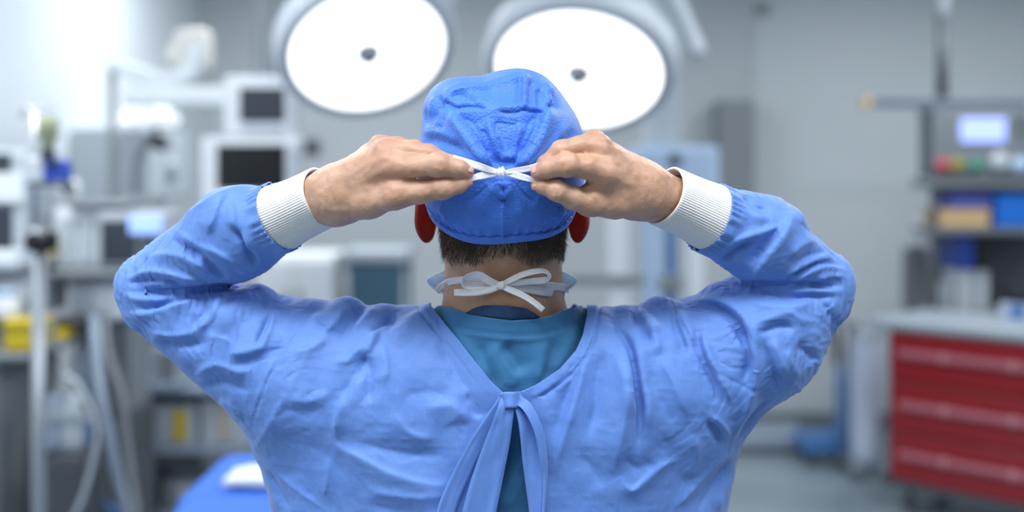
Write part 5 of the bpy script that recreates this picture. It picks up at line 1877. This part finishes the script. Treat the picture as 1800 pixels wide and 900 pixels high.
tube('hook', [(x - 0.012, d, PT(0, 205, d)[2]), PT(72, 192, d), PT(80, 198, d), PT(80, 208, d)], 0.006, M_CHROME, t)
for k in range(5):
    an = k * 2 * math.pi / 5 + 0.3
    e = (x + 0.23 * math.cos(an), d + 0.23 * math.sin(an), 0.075)
    tube('foot', [(x, d, 0.10), e], 0.016, M_STEEL, t)
    caster('caster', e[0], e[1], t, 0.026)
t = thing('infusion_bottle', 'small drip bottle with yellow green liquid hanging on the infusion stand', 'bottle', tuple(PT(76, 250, 3.4)))
Mx = Matrix.Translation(Vector(PT(84, 262, 3.30)))
lathe('bottle', [(0, 0), (0.014, 0.0), (0.016, 0.02), (0.03, 0.035), (0.03, 0.085), (0.022, 0.094), (0, 0.094)], plain('pale_drip_liquid', '#a9b08c', 0.3), t, Mx, 24)
lathe('stopper', [(0, -0.035), (0.02, -0.035), (0.022, -0.01), (0.014, 0.002), (0, 0.002)], M_DGREY, t, Mx, 24)

# ---- anaesthesia machine
t = thing('anaesthesia_machine', 'white anaesthesia machine with a dark screen and a small lit blue display', 'medical machine', tuple(PT(190, 0, 4.15) * [1, 1, 0]))
d = 4.1
pbox('head_unit', 90, 178, 364, 472, d, 0.42, M_WHITE, t, 0.02)
pbox('front_panel', 104, 134, 386, 466, d - 0.012, 0.02, M_LGREY, t, 0.004)
pbox('flow_tubes', 141, 163, 384, 462, d - 0.014, 0.02, M_LGREY, t, 0.004)
pbox('top_tray', 116, 226, 352, 365, d - 0.05, 0.45, M_GREY, t, 0.01)
mm = pbox('monitor', 170, 292, 372, 470, d - 0.06, 0.12, M_LGREY, t, 0.012)
pbox('screen', 177, 240, 388, 462, d - 0.068, 0.012, M_SCREEN2, mm, 0.003)
pbox('lit_display', 226, 282, 380, 411, d - 0.074, 0.02, M_LCD2, mm, 0.003)
pbox('keypad', 244, 284, 414, 462, d - 0.068, 0.012, M_DGREY, mm, 0.003)
pbox('neck_bracket', 178, 222, 470, 520, d + 0.02, 0.12, M_WHITE, t, 0.01)
pbox('lower_unit', 112, 206, 492, 566, d - 0.02, 0.4, M_WHITE, t, 0.02)
pbox('gauge_panel', 124, 162, 504, 552, d - 0.034, 0.02, M_LGREY, t, 0.004)
pbox('shelf', 88, 216, 476, 488, d - 0.14, 0.5, M_GREY, t, 0.008)
pbox('yellow_vaporiser', 94, 119, 568, 608, d - 0.10, 0.09, M_YELLOW, t, 0.01)
pbox('yellow_strip', 84, 93, 424, 448, d - 0.05, 0.05, M_YELLOW, t, 0.004)
pbox('manifold', 90, 170, 560, 570, d - 0.11, 0.2, M_DGREY, t, 0.004)
Mx = Matrix.Translation(Vector(PT(122, 352, d + 0.05)))
cn = lathe('absorber_canister', [(0, 0), (0.035, 0), (0.04, 0.02), (0.04, 0.06), (0.03, 0.075), (0, 0.08)], M_WHITE, t, Mx, 28)
disc_cyl('canister_port', PT(122, 328, d + 0.01), 0.022, -0.03, (0, 1, 0), M_DGREY, cn)
for px_, pr in ((142, 13), (164, 9)):
    c_ = PT(px_, 0, d - 0.02)
    zt = PT(0, 606, d)[2]; zb = PT(0, 742, d)[2]
    lathe('gas_cylinder', [(0, zb), (RM(pr, d), zb + 0.01), (RM(pr, d), zt - 0.04), (RM(pr, d) * 0.5, zt), (0, zt)], M_HOSE, t, Matrix.Translation(Vector((c_[0], c_[1], 0))), 24)
xa, xb = PT(92, 0, d)[0], PT(214, 0, d)[0]
zt = PT(0, 742, d)[2]
box('base_cabinet', (xa, xb), (d - 0.1, d + 0.4), (0.14, zt), M_DGREY, t, 0.015)
for zz in (0.2, 0.44):
    p_ = box('base_drawer', (xa + 0.015, xb - 0.015), (d - 0.115, d - 0.1), (zz, zz + 0.2), M_GREY, t, 0.006)
    box('drawer_pull', (xa + 0.06, xb - 0.06), (d - 0.135, d - 0.115), (zz + 0.13, zz + 0.15), M_DGREY, p_, 0.004)
box('back_column', (xa + 0.02, xb - 0.02), (d + 0.15, d + 0.38), (zt, PT(0, 470, d)[2]), M_GREY, t, 0.01)
for xx in (xa + 0.04, xb - 0.04):
    for yy in (d, d + 0.3):
        caster('caster', xx, yy, t)
tube('breathing_hose', [PT(166, 552, d - 0.05), PT(168, 600, d - 0.22), PT(176, 680, d - 0.3), PT(190, 760, d - 0.3), PT(206, 840, d - 0.26), PT(226, 930, d - 0.2), PT(214, 985, d - 0.14)], 0.020, M_HOSE, t, 12, rings=(0.016, 0.004))
tube('breathing_hose', [PT(184, 556, d - 0.05), PT(190, 620, d - 0.16), PT(212, 690, d - 0.2), PT(222, 770, d - 0.2), PT(232, 850, d - 0.2), PT(240, 930, d - 0.2), PT(200, 985, d - 0.14)], 0.016, M_GREY, t, 12, rings=(0.016, 0.004))
tube('blue_cable', [PT(150, 740, d - 0.12), PT(156, 820, d - 0.16), PT(164, 870, d - 0.18), PT(190, 890, d - 0.2), PT(240, 920, d - 0.2)], 0.012, M_MBLUE, t)

t = thing('blue_waste_bag', 'blue plastic bag hanging beside the white anaesthesia machine', 'bag', tuple(PT(224, 470, 4.28)))
bmx = bmesh.new(); bmesh.ops.create_uvsphere(bmx, u_segments=20, v_segments=14, radius=1.0)
for v in bmx.verts:
    s = 1 + 0.12 * math.sin(v.co.x * 5 + v.co.z * 3)
    w_ = 1.0 if v.co.z < 0 else 1.0 - 0.45 * v.co.z
    v.co = Vector((v.co.x * 0.05 * w_ * s, v.co.y * 0.05 * w_ * s, v.co.z * 0.13))
bmesh.ops.translate(bmx, vec=Vector(PT(222, 532, 4.36)), verts=bmx.verts)
bm_obj('bag_body', bmx, M_MBLUE, t, True)
tube('bag_hanger', [PT(222, 476, 4.36), PT(218, 466, 4.36), PT(212, 470, 4.3), PT(196, 476, 4.25)], 0.006, M_STEEL, t)

# ---- supply trolley with boxes
t = thing('supply_trolley', 'grey steel shelf trolley behind the hoses of the anaesthesia machine', 'trolley', tuple(PT(320, 0, 4.75) * [1, 1, 0]))
d = 4.66
xa, xb = PT(196, 0, d)[0], PT(440, 0, d)[0]
zs = [PT(0, v, d)[2] for v in (686, 790, 905)] + [0.16]
for z in zs:
    box('shelf', (xa, xb), (d, d + 0.45), (z - 0.02, z), M_HOSE, t, 0.006)
for xx in (xa, xb):
    for yy in (d + 0.01, d + 0.44):
        tube('upright', [(xx, yy, 0.11), (xx, yy, zs[0] + 0.10)], 0.014, M_STEEL, t)
        caster('caster', xx, yy, t)
tube('push_rail', [(xa, d + 0.01, zs[0] + 0.09), (xa + 0.03, d - 0.04, zs[0] + 0.03), (xa + 0.09, d - 0.08, zs[0] + 0.005), (xa + 0.25, d - 0.08, zs[0] + 0.03), (xb, d + 0.01, zs[0] + 0.09)], 0.018, M_HOSE, t)
bxs = [
    ('supply_box', 'grey carton with a yellow stripe on the shelf trolley', 'box', 244, 345, 712, 788, M_LGREY, 'stripe', 304, 326, M_YELLOW),
    ('supply_box', 'pale carton right of the yellow striped carton', 'box', 352, 432, 706, 788, M_LGREY, 'tape', 388, 396, M_TAN),
    ('instrument_case', 'navy blue flat case on top of the yellow striped carton', 'case', 266, 322, 696, 712, plain('navy_case', '#25375e', 0.5), 'latch', 290, 298, M_STEEL),
    ('supply_box', 'dark grey crate on the bottom visible shelf of the trolley', 'box', 210, 276, 836, 902, M_DGREY, 'label_plate', 232, 252, M_LGREY),
    ('supply_box', 'mid grey crate beside the dark grey crate on the trolley', 'box', 284, 360, 846, 902, M_GREY, 'label_plate', 310, 330, M_LGREY),
    ('supply_box', 'white carton on the upper shelf of the trolley near the gown sleeve', 'box', 262, 332, 612, 684, M_LGREY, 'label_plate', 284, 306, M_GREY),
]
for nm, lb, ct, p0, p1, v0, v1, mt, pn, q0, q1, pm in bxs:
    zb_ = min(zs, key=lambda q: abs(q - PT(0, v1, d)[2])) + 0.001
    if ct == 'case':
        zb_ = PT(0, 712, d)[2]
    v1 = 324 + (EYE - zb_) * F_PX / (d + 0.06)
    b_ = thing(nm, lb, ct, tuple(PT((p0 + p1) / 2, v1, d + 0.1)))
    pbox('case_body' if ct == 'case' else 'carton', p0, p1, v0, v1, d + 0.06, 0.22, mt, b_, 0.008)
    pbox(pn, q0, q1, v0 + (v1 - v0) * 0.12, v1 - (v1 - v0) * 0.12, d + 0.052, 0.02, pm, b_, 0.003)
t = thing('added_dark_cabinet', 'added dark grey cabinet standing in for shade behind the shelf trolley', 'cabinet', (-1.6, 5.9, 0))
box('carcass', (RX0 + 0.02, -1.32), (5.75, 6.15), (0.06, 1.02), M_DGREY, t, 0.01)  # dark cabinet added to deepen the lower left, where the light falls off
for k in range(3):
    x_a = RX0 + 0.03 + k * 0.235
    dd = box('door', (x_a, x_a + 0.228), (5.73, 5.75), (0.10, 0.98), M_GREY if k != 1 else M_DGREY, t, 0.005)
    tube('handle', [(x_a + 0.19, 5.705, 0.62), (x_a + 0.19, 5.705, 0.80)], 0.009, M_STEEL, dd)
box('plinth', (RX0 + 0.04, -1.34), (5.78, 6.12), (0.0, 0.06), M_BLACK, t, 0.004)
# dark suction unit low behind the stand
t = thing('suction_unit', 'dark suction unit with clear jars between the infusion stand and the trolley', 'medical machine', tuple(PT(150, 0, 3.75) * [1, 1, 0]))
d = 3.71
xa, xb = PT(84, 0, d)[0], PT(150, 0, d)[0]
zt = PT(0, 690, d)[2]
box('pump_body', (xa, xb), (d, d + 0.2), (0.12, PT(0, 800, d)[2]), M_DGREY, t, 0.02)
for q, mm_ in ((98, M_HOSE), (128, M_LGREY)):
    c_ = PT(q, 0, d + 0.08)
    zb = PT(0, 800, d)[2]
    lathe('suction_jar', [(0, zb), (0.035, zb), (0.037, zb + 0.02), (0.037, zt - 0.06), (0.028, zt - 0.04), (0.028, zt - 0.02), (0, zt - 0.02)], mm_, t, Matrix.Translation(Vector((c_[0], c_[1], 0))), 24)
box('jar_rail', (xa - 0.02, xb + 0.02), (d - 0.01, d + 0.02), (PT(0, 740, d)[2], PT(0, 728, d)[2]), M_STEEL, t, 0.004)
tube('suction_tube', [PT(98, 694, d + 0.08), PT(110, 660, d + 0.04), PT(140, 680, d), PT(170, 760, d), PT(150, 860, d), PT(120, 930, d)], 0.008, M_LGREY, t)
for xx in (xa + 0.03, xb - 0.03):
    for yy in (d + 0.03, d + 0.17):
        caster('caster', xx, yy, t, 0.03)

# ---- draped tables
def drape(name, x, y, ztop, drop, mat, parent, seed, wave=0.012):
    rng = np.random.RandomState(seed)
    nx_, ny_ = 56, 40
    ex = drop
    V = []
    for i in range(nx_):
        for j in range(ny_):
            u = x[0] - ex + (x[1] - x[0] + 2 * ex) * i / (nx_ - 1)
            v = y[0] - ex + (y[1] - y[0] + 2 * ex) * j / (ny_ - 1)
            ox = max(x[0] - u, u - x[1], 0); oy = max(y[0] - v, v - y[1], 0)
            cu = min(max(u, x[0]), x[1]); cv = min(max(v, y[0]), y[1])
            o_ = math.hypot(ox, oy)
            r = 0.035
            if o_ > 0:
                dx, dy = (u - cu) / o_, (v - cv) / o_
                a = min(o_ / r, math.pi / 2)
                out = r * math.sin(a); dn = r * (1 - math.cos(a)) + max(0, o_ - r * math.pi / 2)
                wv = wave * math.sin((u * dy - v * dx) * 34 + seed) * min(1, dn / 0.1)
                V.append((cu + dx * (out + wv), cv + dy * (out + wv), ztop - min(dn, drop * 1.0)))
            else:
                V.append((u, v, ztop + 0.004 * math.sin(u * 13 + v * 7 + seed)))
    F = [(i * ny_ + j, (i + 1) * ny_ + j, (i + 1) * ny_ + j + 1, i * ny_ + j + 1) for i in range(nx_ - 1) for j in range(ny_ - 1)]
    return mesh_np(name, np.array(V), np.array(F), mat, parent)


t = thing('operating_table', 'operating table under a blue drape behind the left side of the gown', 'table', (-0.25, 3.05, 0))
TX, TY, TZ = (-0.79, 0.28), (2.80, 3.20), 0.838
box('table_top', TX, TY, (TZ - 0.09, TZ - 0.006), M_DGREY, t, 0.02)
box('pedestal', (-0.42, -0.02), (2.92, 3.2), (0.12, TZ - 0.09), M_LGREY, t, 0.02)
box('base_plate', (-0.65, 0.2), (2.84, 3.28), (0.0, 0.12), M_LGREY, t, 0.02)
dp_ = drape('drape', TX, TY, TZ, 0.34, M_DRAPE, t, 3)
md = dp_.modifiers.new('cloth_thickness', 'SOLIDIFY'); md.thickness = 0.004
t = thing('folded_sheet', 'folded white sheet lying on the blue draped operating table', 'sheet', (-0.46, 2.88, TZ))
bmx = bmesh.new(); bmesh.ops.create_cube(bmx, size=2.0); bmesh.ops.subdivide_edges(bmx, edges=bmx.edges[:], cuts=11, use_grid_fill=True)
for v in bmx.verts:
    q = v.co.copy()
    e_ = (1 - abs(q.x) ** 8) * (1 - abs(q.y) ** 8)
    v.co = Vector((q.x * 0.26, q.y * 0.065, q.z * (0.006 + 0.010 * max(0, e_) ** 0.5) + 0.002 * math.sin(q.x * 9 + q.y * 4)))
bmesh.ops.translate(bmx, vec=Vector((-0.455, 2.875, TZ + 0.024)), verts=bmx.verts)
bm_obj('sheet_cloth', bmx, M_SHEET, t, True)
t = thing('instrument_stand', 'blue draped instrument stand in front of the operating table', 'table', (PT(400, 0, 2.4)[0], 2.4, 0))
SX, SY, SZ = (PT(306, 0, 2.4)[0], PT(306, 0, 2.4)[0] + 0.62), (2.18, 2.56), PT(0, 878, 2.55)[2]
box('tray', SX, SY, (SZ - 0.03, SZ - 0.005), M_STEEL, t, 0.006)
tube('post', [((SX[0] + SX[1]) / 2, 2.5, 0.08), ((SX[0] + SX[1]) / 2, 2.5, SZ - 0.03)], 0.02, M_STEEL, t)
box('foot_bar', (SX[0] + 0.08, SX[1] - 0.08), (2.46, 2.54), (0.05, 0.10), M_STEEL, t, 0.01)
for xx in (SX[0] + 0.1, SX[1] - 0.1):
    caster('caster', xx, 2.5, t, 0.025)
dp_ = drape('drape', SX, SY, SZ, 0.24, M_DRAPE, t, 8)
md = dp_.modifiers.new('cloth_thickness', 'SOLIDIFY'); md.thickness = 0.004

# ---- white cabinet and teal hamper seen under the left sleeve
M_BRIGHT = plain('bright_white_enamel', '#fbfdff', 0.35, var=0.01)
t = thing('white_cabinet', 'bright white low cabinet seen between the left sleeve and shoulder', 'cabinet', tuple(PT(520, 0, 5.6) * [1, 1, 0]))
d = 5.55
a, b = PT(448, 0, d)[0], PT(588, 0, d)[0]
z0 = PT(0, 447, d)[2]
box('carcass', (a, b), (d, d + 0.45), (0.08, z0), M_BRIGHT, t, 0.015)
for k in range(2):
    w_ = (b - a) / 2
    dd = box('door', (a + 0.01 + k * w_, a + w_ - 0.005 + k * w_), (d - 0.02, d), (0.12, z0 - 0.03), M_BRIGHT, t, 0.006)
    tube('handle', [(a + w_ + (k - 0.5) * 0.07, d - 0.04, z0 - 0.32), (a + w_ + (k - 0.5) * 0.07, d - 0.04, z0 - 0.16)], 0.009, M_GREY, dd)
box('plinth', (a + 0.02, b - 0.02), (d + 0.03, d + 0.43), (0, 0.08), M_GREY, t, 0.004)
t = thing('laundry_hamper', 'teal fabric hamper with a pale grey lid beside the white cabinet', 'hamper', tuple(PT(660, 0, 5.6) * [1, 1, 0]))
a, b = PT(608, 0, d)[0], PT(714, 0, d)[0]
z0 = PT(0, 462, d)[2]; z1 = PT(0, 438, d)[2]
box('fabric_bag', (a, b), (d, d + 0.32), (0.16, z0), M_TEAL, t, 0.03)
box('lid', (a - 0.02, b + 0.01), (d - 0.02, d + 0.34), (z0, z1), M_LGREY, t, 0.02)
for xx in (a + 0.01, b - 0.01):
    for yy in (d + 0.01, d + 0.31):
        tube('leg', [(xx, yy, 0.06), (xx, yy, z0)], 0.012, M_STEEL, t)
        caster('caster', xx, yy, t, 0.03)
tag(pbox('wall_socket', 535, 561, 246, 272, RY1 - 0.03, 0.03, M_DGREY, None, 0.006), 'dark square wall socket right of the black screen', 'socket')
tag(pbox('wall_sensor', 1330, 1352, 6, 26, RY1 - 0.05, 0.03, M_GREY, None, 0.008), 'small grey sensor high on the back wall', 'sensor')

# ---- supply pendant right of the head
t = thing('supply_pendant', 'pale blue ceiling supply pendant with white posts above the right shoulder', 'supply unit', tuple(PT(1180, 250, 5.6)))
d = 5.6
pbox('head_box', 1112, 1266, 256, 342, d, 0.34, M_LBLUE, t, 0.03)
pbox('ceiling_column', 1135, 1195, -420, 258, d + 0.1, 0.16, M_LGREY, t, 0.02)
for q, v_, r_ in ((1186, 281, 11), (1244, 346, 14), (1136, 300, 7)):
    disc_cyl('gas_outlet', PT(q, v_, d), RM(r_, d), -0.03, (0, 1, 0), M_DGREY, t)
for q, w_, mt in ((1072, 34, M_WHITE), (1130, 36, M_LBLUE), (1208, 30, M_WHITE)):
    pbox('support_post', q, q + w_, 336, 640, d + 0.04, 0.09, mt, t, 0.012)
pbox('blue_post', 1172, 1190, 342, 560, d + 0.08, 0.05, M_MBLUE, t, 0.01)
pbox('cross_bar', 1070, 1240, 330, 346, d + 0.05, 0.08, M_LGREY, t, 0.01)
pbox('instrument_rail', 996, 1132, 484, 502, d, 0.05, M_GREY, t, 0.008)
pbox('rail_clamp', 1160, 1200, 486, 510, d + 0.0, 0.05, M_GREY, t, 0.008)
pbox('shelf', 1060, 1250, 560, 572, d - 0.05, 0.4, M_LGREY, t, 0.006)
t = thing('grey_wall_cabinet', 'flat grey cabinet on the back wall right of the surgical lamps', 'cabinet', tuple(PT(1290, 350, 7.3)))
pbox('carcass', 1262, 1326, 176, 350, RY1 - 0.22, 0.19, M_GREY, t, 0.008)
pbox('door', 1265, 1323, 180, 346, RY1 - 0.235, 0.015, M_GREY, t, 0.004)

# ---- equipment rack on the right
t = thing('equipment_rack', 'grey equipment rack with a lit display and coloured buttons at the right edge', 'rack', tuple(PT(1720, 0, 6.3) * [1, 1, 0]))
d = 6.1
xa, xb = PT(1637, 0, d)[0], PT(1850, 0, d)[0]
for xx in (xa + 0.02, xb - 0.02):
    for yy, zt_ in ((d + 0.02, PT(0, 180, d)[2]), (d + 0.40, PT(0, 550, d)[2])):
        tube('upright', [(xx, yy, 0.0), (xx, yy, zt_)], 0.02, M_DGREY, t)
M_UNIT = plain('control_unit_grey', '#757c81', 0.5, var=0.06)
pbox('top_bar', 1524, 1850, 172, 187, d, 0.05, M_SLATE, t, 0.01)
pbox('bar_end', 1518, 1532, 170, 189, d - 0.006, 0.06, M_TAN, t, 0.004)
tube('rising_pole', [PT(1656, 180, d + 0.2), PT(1656, 30, d + 0.2)], RM(10, d), M_DGREY, t)
tube('pole_tip', [PT(1656, 32, d + 0.2), PT(1656, -300, d + 0.2)], RM(13, d), M_LGREY, t)
pbox('top_shelf', 1638, 1850, 188, 196, d + 0.0, 0.22, M_UNIT, t, 0.006)
dev = pbox('control_unit', 1638, 1850, 194, 312, d + 0.0, 0.20, M_UNIT, t, 0.012)
pbox('lit_display', 1689, 1768, 208, 250, d - 0.008, 0.015, M_LCD, dev, 0.003)
for q, mt in ((1655, M_BRED), (1681, M_BYEL), (1713, M_BGRN)):
    disc_cyl('button', PT(q, 290, d), RM(13, d), -0.02, (0, 1, 0), mt, dev)
disc_cyl('dial', PT(1755, 284, d), RM(16, d), -0.03, (0, 1, 0), M_LGREY, dev)
disc_cyl('button', PT(1792, 290, d), RM(14, d), -0.02, (0, 1, 0), M_LBLUE, dev)
pbox('handle_bar', 1792, 1800, 200, 235, d - 0.02, 0.02, M_DGREY, dev, 0.004)
pbox('middle_shelf', 1636, 1850, 316, 330, d - 0.02, 0.30, M_UNIT, t, 0.006)
pbox('lower_shelf', 1636, 1850, 401, 412, d - 0.02, 0.30, M_UNIT, t, 0.006)
pbox('back_panel', 1650, 1850, 312, 548, d + 0.27, 0.02, M_DGREY, t, 0.002)
pbox('base_shelf', 1636, 1850, 548, 562, d - 0.02, 0.30, M_UNIT, t, 0.006)
for nm, lb, ct, p0, p1, v0, v1, mt, dy, dep in [
    ('tan_carton', 'flat tan carton on the middle shelf of the grey rack', 'box', 1652, 1740, 372, 399.4, M_TAN, 0.0, 0.26),
    ('violet_box', 'violet blue box lying on the flat tan carton', 'box', 1672, 1744, 344, 367.5, M_PURPLE, 0.02, 0.2),
    ('blue_bin', 'bright blue storage bin beside the tan carton on the rack', 'box', 1752, 1812, 345, 399.4, plain('bright_blue_plastic', '#1f6fd0', 0.4), 0.0, 0.26),
    ('blue_folder', 'dark blue folder standing below the tan carton', 'folder', 1682, 1713, 466 - 62, 470, plain('dark_blue_card', '#1d3c8f', 0.5), 0.02, 0.24),
    ('black_folder', 'black folder standing beside the dark blue folder', 'folder', 1717, 1738, 410, 470, M_BLACK, 0.02, 0.24),
]:
    b_ = thing(nm, lb, ct, tuple(PT((p0 + p1) / 2, v1, d)))
    if ct == 'folder':
        v0, v1 = (412 + (548 - 470), 548) if False else (414, 548)
        v0 = 490 - 76
        pbox('cover', p0, p1, 414, 474, d + dy, dep, mt, b_, 0.004)
        pbox('stand_block', p0, p1, 474, 544.8, d + dy + 0.02, dep - 0.04, M_LGREY, b_, 0.004)
    else:
        pbox('box_body', p0, p1, v0, v1, d + dy, dep, mt, b_, 0.008)
        pbox('box_lid', p0 - 1, p1 + 1, v0 - 3, v0 + 6, d + dy - 0.004, dep + 0.008, mt, b_, 0.004)
tag(pbox('paper_ream', 1668, 1676, 500, 544.8, d + 0.02, 0.2, M_LGREY, None, 0.006), 'slim pale folder left of the dark blue folder on the rack', 'folder')
t = thing('desk_lamp_head', 'small white lamp leaning beside the left side of the grey rack', 'lamp', tuple(PT(1620, 0, 6.72) * [1, 1, 0]))
tube('lamp_pole', [PT(1612, 0, 6.72) * [1, 1, 0] + np.array([0, 0, 0.03]), PT(1612, 430, 6.72)], 0.035, M_GREY, t)
lathe('lamp_foot', [(0, 0), (0.16, 0), (0.16, 0.02), (0.05, 0.04), (0, 0.04)], M_GREY, t, Matrix.Translation(Vector(PT(1612, 0, 6.72) * [1, 1, 0])))
lathe('shade', [(0, 0.10), (0.03, 0.098), (0.06, 0.06), (0.085, 0), (0.07, -0.03), (0, -0.03)], M_WHITE, t, Matrix.Translation(Vector(PT(1624, 412, 6.72))))
pbox('side_panel', 1590, 1634, 436, 545, 6.66, 0.05, M_GREY, t, 0.006)

# ---- red drawer cart, turned 45 degrees
ca_ = np.array([1.83, 5.55]); cb_ = np.array([2.40, 4.94])
u_ = (cb_ - ca_) / np.linalg.norm(cb_ - ca_)
W_ = float(np.linalg.norm(cb_ - ca_))
rot = math.atan2(u_[1], u_[0])
t = thing('drawer_cart', 'red steel drawer cart with pale handles and grey worktop at lower right', 'cart', (ca_[0], ca_[1], 0), 0.0)
MC = Matrix.Translation(Vector((ca_[0], ca_[1], 0))) @ Matrix.Rotation(rot, 4, 'Z')
box('carcass', (0, W_), (0.02, 0.52), (0.155, 0.90), M_RED, t, 0.01, MC)
M_PINK = plain('dull_red_metal', '#b46a74', 0.35, metal=0.2); M_PINK2 = plain('pale_red_metal', '#cf959c', 0.35, metal=0.2)
zz = [0.165, 0.405, 0.645, 0.892]
for k in range(3):
    dr = box('drawer', (0.012, W_ - 0.012), (-0.004, 0.02), (zz[k] + 0.006, zz[k + 1] - 0.006), M_RED, t, 0.008, MC)
    hz = zz[k + 1] - 0.105
    box('handle', (0.07, W_ - 0.07), (-0.034, -0.012), (hz - 0.018, hz + 0.018), M_PINK, dr, 0.008, MC)
    for q in (0.30, 0.62):
        box('handle_bracket', (q - 0.012, q + 0.012), (-0.036, -0.002), (hz - 0.021, hz + 0.021), M_PINK2, dr, 0.006, MC)
M_TOP = plain('worktop_grey', '#a3adb6', 0.4)
box('worktop', (-0.10, W_ + 0.03), (-0.03, 0.60), (0.905, 0.945), M_TOP, t, 0.012, MC)
box('worktop_lip', (-0.09, W_ + 0.02), (-0.02, 0.58), (0.895, 0.908), M_GREY, t, 0.004, MC)
for q in (0.07, W_ - 0.07):
    for y_ in (0.08, 0.44):
        w_ = MC @ Vector((q, y_, 0))
        caster('caster', w_.x, w_.y, t, 0.055)
box('bumper', (-0.012, W_ + 0.01), (0.0, 0.53), (0.13, 0.165), M_DGREY, t, 0.01, MC)
t = thing('glove_box', 'white and blue glove box on the red cart worktop', 'box', tuple(MC @ Vector((0.46, 0.49, 0.945))), group=None)
box('carton', (0.36, 0.56), (0.43, 0.55), (0.946, 1.02), M_LINEN, t, 0.006, MC)
box('blue_panel', (0.41, 0.49), (0.424, 0.432), (0.952, 1.014), M_MBLUE, t, 0.002, MC)
t = thing('black_device', 'black rounded device standing on the white and blue glove box', 'device', tuple(MC @ Vector((0.47, 0.49, 1.02))))
box('device_body', (0.37, 0.58), (0.44, 0.54), (1.021, 1.115), M_BLACK, t, 0.02, MC)
box('device_screen', (0.42, 0.52), (0.434, 0.442), (1.04, 1.09), M_SCREEN2, t, 0.003, MC)

# ---- blue stand and linen bag left of the red cart
t = thing('blue_trolley', 'blue wheeled post stand left of the white linen bag', 'trolley', tuple(PT(1480, 0, 6.46) * [1, 1, 0]))
d = 6.46
pbox('post', 1474, 1502, 636, 796, d, 0.09, M_MBLUE, t, 0.012)
pbox('base', 1416, 1502, 772, 800, d - 0.02, 0.3, M_MBLUE, t, 0.012)
pbox('head', 1468, 1508, 566, 640, d - 0.01, 0.1, M_DGREY, t, 0.015)
pbox('handle_bar', 1440, 1512, 566, 580, d - 0.05, 0.04, M_GREY, t, 0.01)
x0_, x1_ = PT(1432, 0, d)[0], PT(1488, 0, d)[0]
for xx, mt in ((x0_, M_DGREY), (x1_, M_LGREY)):
    for yy in (d + 0.02, d + 0.24):
        caster('caster', xx, yy, t, 0.04, 0.0, mt)
t = thing('linen_bag', 'pale linen bag in a wheeled frame between the blue stand and red cart', 'bag', tuple(PT(1530, 0, 6.1) * [1, 1, 0]))
d = 6.1
a, b = PT(1510, 0, d)[0], PT(1554, 0, d)[0]
z0, z1 = PT(0, 822, d)[2], PT(0, 592, d)[2]
nn_ = 40
Vb = []
for i in range(12):
    f_ = i / 11
    for j in range(nn_):
        an = 2 * math.pi * j / nn_
        rr = 1 + 0.07 * math.sin(an * 7 + f_ * 2) * (0.4 + f_) - 0.12 * (f_ < 0.05)
        Vb.append(((a + b) / 2 + (b - a) / 2 * rr * math.cos(an), d + 0.12 + 0.12 * rr * math.sin(an), z0 + (z1 - z0) * f_))
Fb = [(i * nn_ + j, i * nn_ + (j + 1) % nn_, (i + 1) * nn_ + (j + 1) % nn_, (i + 1) * nn_ + j) for i in range(11) for j in range(nn_)]
Vb.append(((a + b) / 2, d + 0.12, z0)); Vb.append(((a + b) / 2, d + 0.12, z1 - 0.03))
for j in range(0, nn_, 2):
    Fb.append((len(Vb) - 2, (j + 2) % nn_, j + 1, j)); Fb.append((len(Vb) - 1, 11 * nn_ + j, 11 * nn_ + j + 1, 11 * nn_ + (j + 2) % nn_))
mesh_np('bag_cloth', np.array(Vb), np.array(Fb), M_LINEN, t)
for xx in (a - 0.01, b + 0.01):
    tube('frame_leg', [(xx, d + 0.26, 0.06), (xx, d + 0.26, z1 + 0.02)], 0.012, M_STEEL, t)
    caster('caster', xx, d + 0.26, t, 0.03); caster('caster', xx, d + 0.02, t, 0.03)
    tube('base_bar', [(xx, d + 0.02, 0.075), (xx, d + 0.26, 0.075)], 0.012, M_STEEL, t)
tube('top_ring', [((a + b) / 2 + (b - a) / 2 * math.cos(q * math.pi / 6), d + 0.12 + 0.125 * math.sin(q * math.pi / 6), z1) for q in range(13)], 0.010, M_STEEL, t)
t = thing('low_plinth', 'low blue grey floor plinth in front of the back wall', 'plinth', tuple(PT(1370, 0, 6.9) * [1, 1, 0]))
box('plinth_block', (PT(1180, 0, 6.75)[0], PT(1432, 0, 6.75)[0]), (6.75, 7.2), (0.02, 0.10), M_HOSE, t, 0.02)
box('kick_strip', (PT(1182, 0, 6.75)[0], PT(1430, 0, 6.75)[0]), (6.77, 7.18), (0.0, 0.03), M_DGREY, t, 0.004)
